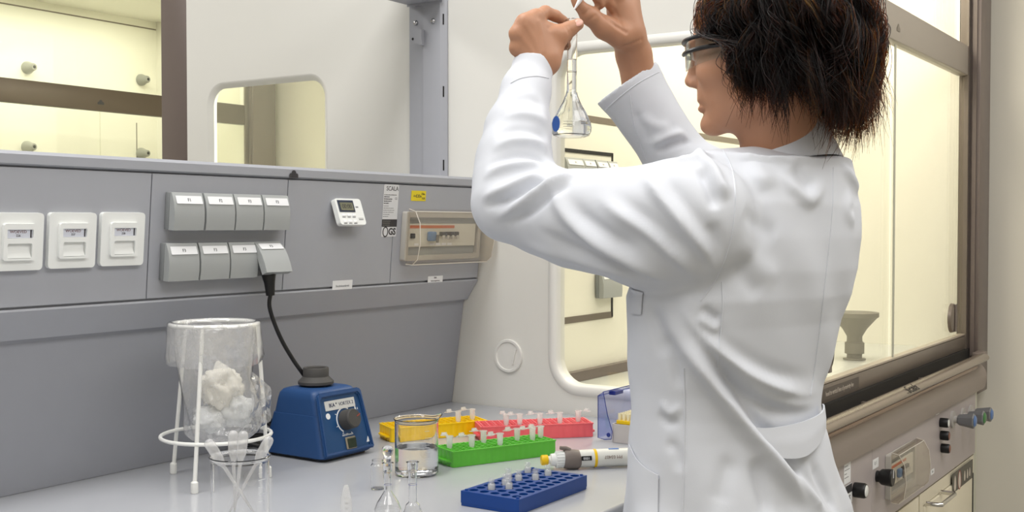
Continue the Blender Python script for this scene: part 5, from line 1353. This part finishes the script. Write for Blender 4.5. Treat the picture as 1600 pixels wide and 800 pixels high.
FOLDS_ = [
 ([(1016, 228), (1044, 214), (1074, 208)], .0055, .008, .2), ([(1024, 238), (1052, 226), (1082, 218)], -.0050, .007, 0), ([(1000, 180), (1022, 196), (1052, 200)], .0030, .010, 0), ([(985, 168), (1005, 200), (1016, 226)], -.0022, .008, 0),
 # bunched cloth inside the elbow
 ([(748, 312), (790, 296), (828, 282), (858, 276)], .0075, .008, .2), ([(752, 326), (795, 312), (835, 292), (860, 282)], -.006, .006, 0),
 ([(768, 345), (806, 325), (845, 300), (880, 280), (905, 272)], .0085, .009, .2), ([(790, 352), (830, 330), (865, 303), (893, 285)], -.006, .007, 0),
 ([(752, 280), (790, 262), (830, 258), (856, 268)], .006, .009, .2), ([(756, 262), (800, 244), (840, 246), (858, 258)], -.005, .008, 0),
 ([(765, 238), (800, 222), (836, 224), (857, 240)], .006, .010, .2), ([(772, 215), (808, 202), (842, 208), (857, 220)], -.0045, .010, 0),
 ([(782, 188), (815, 180), (842, 186), (857, 200)], .0045, .011, .2), ([(792, 160), (825, 155), (852, 165)], -.003, .010, 0),
 # long folds of the upper sleeve, running from the elbow to the armhole
 ([(862, 272), (866, 305), (890, 345), (945, 388), (1010, 425), (1060, 448)], .0085, .012, .25), ([(880, 300), (905, 335), (955, 370), (1010, 402)], -.006, .013, 0),
 ([(925, 300), (965, 332), (1015, 365), (1065, 410), (1092, 440)], .0080, .012, .25), ([(950, 300), (990, 330), (1040, 370), (1085, 415)], -.006, .013, 0),
 ([(1000, 262), (1030, 305), (1068, 350), (1105, 398), (1125, 430)], .0085, .012, .25), ([(1025, 270), (1060, 315), (1100, 360), (1130, 400)], -.005, .014, 0),
 ([(800, 372), (860, 395), (930, 415), (1000, 440)], .004, .012, 0), ([(830, 352), (890, 385), (960, 412), (1040, 445)], -.0045, .010, 0),
 # shoulder
 ([(1078, 240), (1108, 262), (1122, 290), (1140, 312)], .0075, .010, .2), ([(1092, 262), (1108, 290), (1120, 330)], -.0055, .009, 0), ([(1048, 252), (1085, 250), (1112, 240)], .005, .010, 0),
 ([(1112, 345), (1118, 380), (1112, 420)], -.0035, .010, 0), ([(1150, 235), (1180, 262), (1200, 300)], .004, .016, 0),
 # back
 ([(1215, 262), (1235, 292), (1258, 312), (1272, 308), (1290, 280)], .0055, .012, .2), ([(1240, 255), (1258, 280), (1270, 296)], -.004, .012, 0),
 ([(1160, 330), (1185, 352), (1215, 372)], -.0035, .016, 0), ([(1155, 375), (1180, 410), (1220, 440)], .0035, .018, 0), ([(1150, 410), (1168, 440), (1190, 462)], -.003, .014, 0),
 ([(1330, 300), (1322, 330), (1335, 350)], .003, .012, 0), ([(1312, 255), (1332, 280), (1340, 300)], .004, .010, 0),
 # under the arm and across the waist
 ([(1062, 470), (1085, 505), (1125, 550), (1185, 592), (1245, 614), (1285, 606)], .0105, .012, .3), ([(1075, 478), (1110, 522), (1150, 555), (1215, 588), (1270, 592)], -.0060, .013, 0),
 ([(1110, 565), (1150, 600), (1200, 635), (1260, 640)], -.0075, .011, 0), ([(1130, 570), (1175, 608), (1225, 632), (1275, 628)], .006, .010, .2),
 ([(1095, 478), (1112, 492), (1126, 500)], -.004, .006, 0), ([(1090, 492), (1108, 508), (1124, 516)], .0035, .006, 0),
 # the big pleat that falls from the armpit to the hem
 ([(1042, 468), (1052, 510), (1085, 560), (1130, 622), (1172, 680), (1225, 745), (1285, 812)], .0150, .017, .35), ([(1070, 500), (1100, 545), (1143, 605), (1190, 668), (1245, 735), (1310, 810)], -.0120, .012, 0),
 ([(1010, 470), (1030, 520), (1040, 560)], -.0050, .012, 0), ([(1040, 520), (1052, 560), (1062, 610)], -.0045, .008, 0),
 ([(1032, 625), (1048, 645), (1066, 632)], .0035, .006, 0), ([(1026, 645), (1046, 662), (1060, 655)], -.003, .006, 0), ([(1040, 690), (1058, 705), (1062, 740)], -.003, .008, 0),
 # skirt below the belt
 ([(1180, 712), (1190, 760), (1200, 810)], -.006, .014, 0), ([(1232, 718), (1262, 765), (1290, 812)], .008, .013, .2), ([(1262, 712), (1286, 760), (1312, 810)], -.006, .012, 0), ([(1150, 700), (1130, 755), (1118, 810)], -.004, .016, 0),
]
for pl_, am_, w_, sk_ in FOLDS_: press(pl_, am_*1.35, w_*.9, sk_)
# the cloth's own irregularity
ph = np.random.RandomState(3).rand(24, 4)
nz = np.zeros(len(P))
for q in ph:
    kx = (q[:3]-.5)*150; nz += np.sin(P@kx+q[3]*6.28)
disp += nz*.00028*np.clip((P[:, 2]-.7)/.2, .3, 1)
P = P+N*disp[:, None]
P = relax(P, Q, 1)
coat = np_obj('lab_coat', P, Q, M_coat, person)
tree = bvh_of(P, Q)
def hitn(x, y, base=False):
    r = (tree0 if base else tree).ray_cast(CAM, ray(x, y).normalized()); return r[0], r[1]
# stitched seams: fine raised welts lying on the cloth
def seam(pl, r=.0011, name='seam'):
    pts = []
    for x, y in spline2(pl, 10):
        h, n = hitn(x, y)
        if h is not None: pts.append(h+n*.0001)
    if len(pts) < 3: return
    Pn = [pts[0]]
    for a, b, c in zip(pts[:-2], pts[1:-1], pts[2:]): Pn.append((a+b*2+c)/4)
    Pn.append(pts[-1])
    MB().tube(Pn, r, 6).build(name, M_coat, coat)
seam([(1130, 235), (1143, 262), (1149, 300), (1147, 345), (1138, 390), (1120, 435), (1095, 470)])
seam([(1128, 440), (1129, 480), (1125, 530), (1121, 575)])
seam([(1302, 262), (1301, 320), (1296, 380), (1288, 450), (1280, 520), (1272, 580), (1266, 618)])
seam([(1069, 575), (1070, 640), (1069, 710), (1067, 806)])
seam([(798, 130), (815, 122), (838, 119), (857, 122)])
seam([(946, 172), (970, 150), (1000, 128), (1030, 112)])
seam([(984, 148), (990, 190), (1000, 225), (1010, 250)])
def patch(pxgrid, off, th, name, m=None, par=None, base=False):
    """cloth piece lying on the coat: rows of picture points dropped onto it and lifted off by off"""
    rows = []
    for row in pxgrid:
        r = []
        for x, y, o in row:
            h, n = hitn(x, y, base)
            if h is None: h, n = D(x, y, DT-.05), -FW
            r.append((h, n, o))
        rows.append(r)
    top = [[h+n*(off+o+th) for h, n, o in r] for r in rows]
    bot = [[h+n*(off+o) for h, n, o in r] for r in rows]
    loops = []
    for t, b in zip(top, bot): loops.append(list(t)+list(reversed(b)))
    return MB().rings(loops).build(name, m or M_coat, par or coat, angle=50)
def ruled(A, B, nu, nv, off=lambda u, v: 0):
    """grid between polyline A (top) and B (bottom)"""
    def at(pl, t):
        s = spline2(pl, 8); f = t*(len(s)-1); i = min(int(f), len(s)-2); f -= i
        return s[i][0]+(s[i+1][0]-s[i][0])*f, s[i][1]+(s[i+1][1]-s[i][1])*f
    g = []
    for i in range(nu+1):
        u = i/nu; a = at(A, u); b = at(B, u); g.append([(a[0]+(b[0]-a[0])*j/nv, a[1]+(b[1]-a[1])*j/nv, off(u, j/nv)) for j in range(nv+1)])
    return g
# half belt across the back, standing off the cloth
bulge = lambda u, v: .010*math.sin(PI*min(1, max(0, u)))**.6*(1-.5*abs(v-.5))
patch(ruled([(1152, 664), (1190, 668), (1235, 660), (1268, 646), (1279, 630)], [(1180, 700), (1208, 716), (1245, 714), (1270, 690), (1282, 666)], 26, 6, bulge), .005, .0022, 'half_belt', base=True)
# pockets
patch(ruled([(985, 694), (996, 716), (1012, 732), (1030, 742)], [(984, 812), (998, 812), (1014, 812), (1029, 812)], 12, 10), .0014, .0016, 'pocket')
seam([(986, 700), (997, 724), (1012, 739), (1030, 748)], .0012, 'pocket_hem')
patch(ruled([(986, 450), (992, 452), (1000, 454), (1006, 456)], [(985, 488), (990, 490), (997, 491), (1003, 491)], 8, 6), .0012, .0014, 'chest_pocket')
# collar: stands round the neck and folds over
rings = []
nbx = D(1228, 226, 1.63)
tl = (V3(0, 0, 1)+FD*.16).normalized(); cu = LD; cv = tl.cross(cu).normalized()
def cring(r, h, front=.0):
    out = []
    for k in range(49):
        a = math.radians(-118+236*k/48)   # opening at the front
        out.append(nbx+cu*(r*math.sin(a))*1.02-(-cv if cv.dot(FD) < 0 else cv)*(r*1.08*math.cos(a))+tl*(h+.008*math.cos(a)))
    return out
prof_c = [(.0505, -.034), (.0510, .000), (.0520, .013), (.0530, .0180), (.0550, .0170), (.0570, .011), (.0630, -.010), (.0710, -.036), (.0695, -.0375), (.0615, -.012), (.0555, .006), (.0530, -.006), (.0520, -.034)]
C = [cring(r, h) for r, h in prof_c]; C.append(C[0])
loops = [[C[j][k] for j in range(len(prof_c))] for k in range(49)]
MB().rings(loops).build('collar', M_coat, coat, angle=50)
# ------------------------------------------------------------------ trousers and shoes (below the picture)
M_tro = mat('dark_blue_trousers', (52, 58, 78), .8, var=.05)
hipz = .86
mb = MB()
for s in (1, -1):
    c = TC+LD*(.072*s)
    mb.rings([[(c.x+LD.x*rx*math.cos(a)+FD.x*(ry*math.sin(a)+f), c.y+LD.y*rx*math.cos(a)+FD.y*(ry*math.sin(a)+f), z) for a in [2*PI*k/24 for k in range(24)]] for z, rx, ry, f in ((.07, .050, .062, -.005), (.30, .055, .065, -.01), (.50, .060, .068, .0), (.70, .066, .070, .0), (.88, .066, .070, .0))])
mb.build('trousers', M_tro, person)
for s in (1, -1):
    c = TC+LD*(.072*s)
    mb = MB(); mb.rings([[(c.x+LD.x*w*math.cos(a)+FD.x*(fy+l*math.sin(a)), c.y+LD.y*w*math.cos(a)+FD.y*(fy+l*math.sin(a)), z) for a in [2*PI*k/24 for k in range(24)]] for z, w, l, fy in ((.001, .042, .125, .045), (.02, .045, .130, .045), (.045, .043, .115, .035), (.07, .040, .075, .0), (.095, .040, .050, -.015))])
    mb.build('shoe', mat('black_leather', (30, 28, 28), .35), person)
# ------------------------------------------------------------------ safety glasses
M_lens = pane_mat('clear_safety_lens', (244, 246, 246), refl=2.2, rough=.02)
M_gfr = mat('black_glasses_frame', (14, 13, 13), .3)
def lensp(a, z, r=.076): return hp(.0295+r*math.cos(a), .95*r*math.sin(a), z)
A_ = [math.radians(-88+176*k/40) for k in range(41)]
loops = []
for a in A_:
    low = -.008+.008*abs(math.sin(a))**3+.010*math.exp(-(a/.13)**2)
    loops.append([lensp(a, .036), lensp(a, low+.5*(.036-low)), lensp(a, low), lensp(a, low, .0745), lensp(a, low+.5*(.036-low), .0745), lensp(a, .036, .0745)])
gl = MB().rings(loops).build('safety_glasses', M_lens, person, angle=60)
MB().tube([lensp(a, .0335, .0772) for a in A_], .0030, 8).build('brow_bar', M_gfr, gl)
for s in (1, -1):
    MB().tube([lensp(s*math.radians(t), .0165, .0775) for t in range(12, 89, 7)]+[hp(.02, s*.079, .016), hp(-.02, s*.081, .012)], .0031, 8).build('temple_arm', M_gfr, gl)
    MB().tube([lensp(s*math.radians(86), .034, .0770), hp(.02, s*.080, .028), hp(-.02, s*.081, .018)], .0026, 8).build('side_strap', M_gfr, gl)
# ------------------------------------------------------------------ hair
M_hairm = mat('dark_brown_hair', (26, 15, 10), .55, var=.25, vscale=90, spec=.25)
SC = V3(-.030, 0, .030)          # centre of the hair mass, head frame
def env(az, el):
    """outer radius of the hair mass towards azimuth az (0 = face) and elevation el"""
    back = .5-.5*math.cos(az)
    rx = .106+.016*back; ry = .112; rz = .140
    c = math.cos(el)
    v = (c*math.cos(az)/rx)**2+(c*math.sin(az)/ry)**2+(math.sin(el)/rz)**2
    r = 1/math.sqrt(v)
    if el < 0: r *= 1+.05*math.sin(-el)*back
    return r
hm = MB(); rr2 = []
from mathutils import noise as _ns
for i in range(33):
    el = math.radians(88-i*4.0)
    row = []
    for k in range(64):
        az = 2*PI*k/64
        r = env(az, el)*.86
        x = SC.x+r*math.cos(el)*math.cos(az); y = r*math.cos(el)*math.sin(az); z = SC.z+r*math.sin(el)
        lim = .040+.035*max(0, min(1, (z-.045)/.03))
        if z < .075 and x > lim: x = lim-.004
        if abs(y) < .03 and x > .03 and z < .06: x = .03
        nz_ = _ns.noise(Vector((x, y, z))*38)*.006
        row.append(hp(x+nz_*math.cos(az), y+nz_*math.sin(az), z))
    rr2.append(row)
hair = hm.rings(rr2).build('hair', M_hairm, person, angle=180)
rs = np.random.RandomState(11)
strands = []; lights = []
NPT = 16
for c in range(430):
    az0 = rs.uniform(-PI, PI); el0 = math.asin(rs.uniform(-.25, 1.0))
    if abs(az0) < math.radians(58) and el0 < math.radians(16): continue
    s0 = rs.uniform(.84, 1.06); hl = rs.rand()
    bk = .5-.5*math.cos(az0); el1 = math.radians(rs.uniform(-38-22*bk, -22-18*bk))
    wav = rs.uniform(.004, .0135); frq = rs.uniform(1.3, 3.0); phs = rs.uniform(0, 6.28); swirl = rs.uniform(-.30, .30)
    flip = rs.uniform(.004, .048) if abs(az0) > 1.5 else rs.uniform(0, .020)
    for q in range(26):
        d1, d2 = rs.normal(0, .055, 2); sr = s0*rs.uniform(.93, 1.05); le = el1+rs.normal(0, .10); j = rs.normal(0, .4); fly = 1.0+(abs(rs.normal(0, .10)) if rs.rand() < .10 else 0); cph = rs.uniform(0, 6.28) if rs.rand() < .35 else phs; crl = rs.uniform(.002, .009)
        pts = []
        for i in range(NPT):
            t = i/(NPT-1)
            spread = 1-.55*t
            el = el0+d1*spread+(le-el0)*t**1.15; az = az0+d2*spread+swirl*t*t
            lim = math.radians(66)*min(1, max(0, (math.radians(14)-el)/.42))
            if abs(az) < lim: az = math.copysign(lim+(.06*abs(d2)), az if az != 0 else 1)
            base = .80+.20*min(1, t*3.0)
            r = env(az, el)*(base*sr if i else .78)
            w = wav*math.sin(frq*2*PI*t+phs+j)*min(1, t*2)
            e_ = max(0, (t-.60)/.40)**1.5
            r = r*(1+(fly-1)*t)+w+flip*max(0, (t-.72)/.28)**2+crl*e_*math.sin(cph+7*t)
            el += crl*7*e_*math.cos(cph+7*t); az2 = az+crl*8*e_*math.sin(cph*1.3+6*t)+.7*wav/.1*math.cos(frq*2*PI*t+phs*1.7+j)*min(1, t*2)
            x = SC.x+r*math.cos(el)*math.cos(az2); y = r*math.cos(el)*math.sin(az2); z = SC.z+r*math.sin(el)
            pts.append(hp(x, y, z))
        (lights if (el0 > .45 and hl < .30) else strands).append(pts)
def strand_obj(name, S_, mel, red, rnd_):
    hc = bpy.data.hair_curves.new(name)
    hc.add_curves([NPT]*len(S_))
    co = np.array([[list(p) for p in s_] for s_ in S_], np.float32).reshape(-1)
    hc.attributes['position'].data.foreach_set('vector', co) if 'position' in hc.attributes else hc.points.foreach_set('position', co)
    ra = hc.attributes.get('radius') or hc.attributes.new('radius', 'FLOAT', 'POINT')
    ra.data.foreach_set('value', np.tile(np.concatenate([np.full(NPT-4, .00042), np.array([.00036, .00030, .00022, .0001])]), len(S_)).astype(np.float32))
    mh = bpy.data.materials.new(name); mh.use_nodes = True
    nt = mh.node_tree; nt.nodes.clear(); out = nt.nodes.new('ShaderNodeOutputMaterial'); hb2 = nt.nodes.new('ShaderNodeBsdfHairPrincipled')
    hb2.parametrization = 'MELANIN'
    for nme, val in (('Melanin', mel), ('Melanin Redness', red), ('Roughness', .42), ('Radial Roughness', .5), ('IOR', 1.27), ('Random Color', rnd_), ('Random Roughness', .2)):
        if nme in hb2.inputs: hb2.inputs[nme].default_value = val
    nt.links.new(hb2.outputs[0], out.inputs['Surface'])
    hc.materials.append(mh)
    ho = bpy.data.objects.new(name, hc); COL.objects.link(ho); ho.parent = hair; ho.matrix_parent_inverse = inv_world(hair); ho['kind'] = 'stuff'
    return ho
strand_obj('hair_strands', strands, .988, .8, .18)
strand_obj('hair_painted_toplight', lights, .86, .85, .4)  # lighter melanin paints the light from above into some crown strands
# ------------------------------------------------------------------ flask in her left hand
DF = 1.7615
fx = 893.5
fb_p = D(fx-1, 214, DF); ft_p = D(fx+1, 30, DF)
axf = (ft_p-fb_p); HFk = axf.length; axf.normalize()
sx_ = RT-axf*RT.dot(axf); sx_.normalize(); sy_ = axf.cross(sx_)
MF = Matrix((sx_, sy_, axf)).transposed().to_4x4(); MF.translation = fb_p
fk = thing('volumetric_flask', 'small clear volumetric flask of water held up by its neck', 'flask', M=MF)
rn, rb, hbk = .0076, .0312, .064
pr = [(0, .0), (rb*.72, .0), (rb*.88, .002), (rb*.985, .008), (rb, .014), (rb*.95, .022), (rb*.72, .038), (rb*.44, .053), (rn*1.25, hbk), (rn, hbk+.008), (rn, HFk-.008), (rn*1.28, HFk-.003), (rn*1.32, HFk-.001), (rn*1.2, HFk), (rn*.9, HFk-.001),
      (rn-.0011, HFk-.008), (rn-.0011, hbk+.008), (rn*1.1, hbk), (rb*.41, .053), (rb*.69, .038), (rb*.92, .022), (rb-.0013, .014), (rb*.94, .0085), (rb*.84, .0035), (rb*.6, .0022), (0, .0022)]
MB().lathe(pr, 56, dense=True).build('glass', M_lab, fk, world=False, angle=60)
lev = (214-93)/184*HFk
MB().lathe([(0, .0020), (rb*.6, .0020), (rb*.845, .0032), (rb*.945, .0083), (rb-.0010, .014), (rb*.925, .022), (rb*.695, .038), (rb*.413, .053), (rn*1.12, hbk), (rn-.0009, hbk+.008), (rn-.0009, lev), (rn-.003, lev-.0008), (0, lev-.0008)], 56).build('water', M_water, fk, world=False, angle=60)
M_bl = mat('blue_enamel', (70, 120, 214), .4, var=.02)
def on_bulb(a, z0, r):  # tangent frame on the flask's wall
    n = Vector((math.sin(a), -math.cos(a), 0)); return frame(n*r+Vector((0, 0, z0)), (math.cos(a), math.sin(a), 0), n)
MB().plate([(.0085*math.cos(t), .0120*math.sin(t)) for t in [2*PI*k/28 for k in range(28)]], [], .0004, on_bulb(math.radians(-50), .0175, rb+.0002)).build('blue_mark', M_bl, fk, world=False, smooth=False)
mbt = MB()
for i, w_ in enumerate((.016, .010, .013)):
    mbt.box(-.010, -.010+w_, -.0003, .0003, 0, .0002, M=on_bulb(-.12, .0205-.004*i, rb*(.99, 1.004, 1.003)[i]+.0004))
mbt.build('etched_print', mat('grey_etched_print', (150, 148, 138), .6), fk, world=False, smooth=False)
MB().lathe([(rn+.0001, .0995), (rn+.0003, .0995), (rn+.0003, .1003), (rn+.0001, .1003)], 32).build('ring_mark', mat('pale_ring', (190, 192, 196), .4), fk, world=False)
# dropper pipette in her right hand
t0, t1 = D(897, 15, 1.7915), D(929, -36, 1.795)
zd = (t1-t0).normalized(); xd = zd.orthogonal().normalized(); yd = zd.cross(xd)
Md = Matrix((xd, yd, zd)).transposed().to_4x4(); Md.translation = t0
dp = thing('dropper_pipette', 'white plastic dropper pipette pinched above the flask', 'pipette', M=Md)
M_dw = mat('white_dropper_plastic', (240, 241, 243), .3, var=.01)
Ld = (t1-t0).length
MB().lathe([(0, 0), (.0010, 0), (.0016, .004), (.0034, .016), (.0038, .03), (.0038, Ld)], 16).build('stem', M_dw, dp, world=False)
MB().lathe([(.0038, Ld), (.007, Ld+.006), (.008, Ld+.014), (.008, Ld+.034), (.005, Ld+.040), (0, Ld+.041)], 20).build('bulb', M_dw, dp, world=False)
# ------------------------------------------------------------------ lights, world, camera
def area(name, loc, size, size_y, power, color=(1, 1, 1), rot=(0, 0, 0)):
    l = bpy.data.lights.new(name, 'AREA'); l.shape = 'RECTANGLE'; l.size = size; l.size_y = size_y; l.energy = power; l.color = color
    o = bpy.data.objects.new(name, l); COL.objects.link(o); o.location = loc; o.rotation_euler = rot
    return o
area('ceiling_and_fill_lamp', (1.7, -0.4, 2.74), 3.8, 1.0, 53, (1, .985, .97))
area('ceiling_and_fill_lamp', (0.5, 1.25, 2.74), 2.4, 0.6, 34, (1, .985, .97))
area('ceiling_and_fill_lamp', (0.9, 3.1, 2.74), 3.0, 0.6, 40, (1, .985, .97))
area('ceiling_and_fill_lamp', (-1.6, -1.4, 2.74), 1.6, 1.6, 20, (1, .985, .97))  # added fill light behind the camera
area('hood_lamp', (2.95, 1.05, 2.27), 1.3, .25, 17, (1, .94, .82))
area('hood_lamp', (2.95, 4.21, 2.27), 1.3, .25, 8.5, (.98, 1, .85))
area('hood_lamp', (2.95, 2.15, 2.27), 1.3, .25, 34, (.99, .99, .88))
w = bpy.data.worlds.new('World'); bpy.context.scene.world = w; w.use_nodes = True
w.node_tree.nodes['Background'].inputs[0].default_value = (.9, .95, 1, 1)
w.node_tree.nodes['Background'].inputs[1].default_value = 0.3
cd = bpy.data.cameras.new('camera'); cam = bpy.data.objects.new('camera', cd); COL.objects.link(cam)
cd.sensor_width = 36; cd.lens = 36*FPX/1600; cd.clip_start = .02
R = Matrix((RT, UP, -FW)).transposed().to_4x4(); R.translation = CAM; cam.matrix_world = R
sc = bpy.context.scene; sc.camera = cam
sc.view_settings.view_transform = 'Standard'; sc.view_settings.look = 'None'; sc.view_settings.gamma = 1; sc.view_settings.use_curve_mapping = False
sc.view_settings.exposure = 0.0
sc.cycles.use_denoising = True
sc.cycles.max_bounces = 14; sc.cycles.transparent_max_bounces = 24; sc.cycles.transmission_bounces = 12
sc.cycles.sample_clamp_indirect = 6
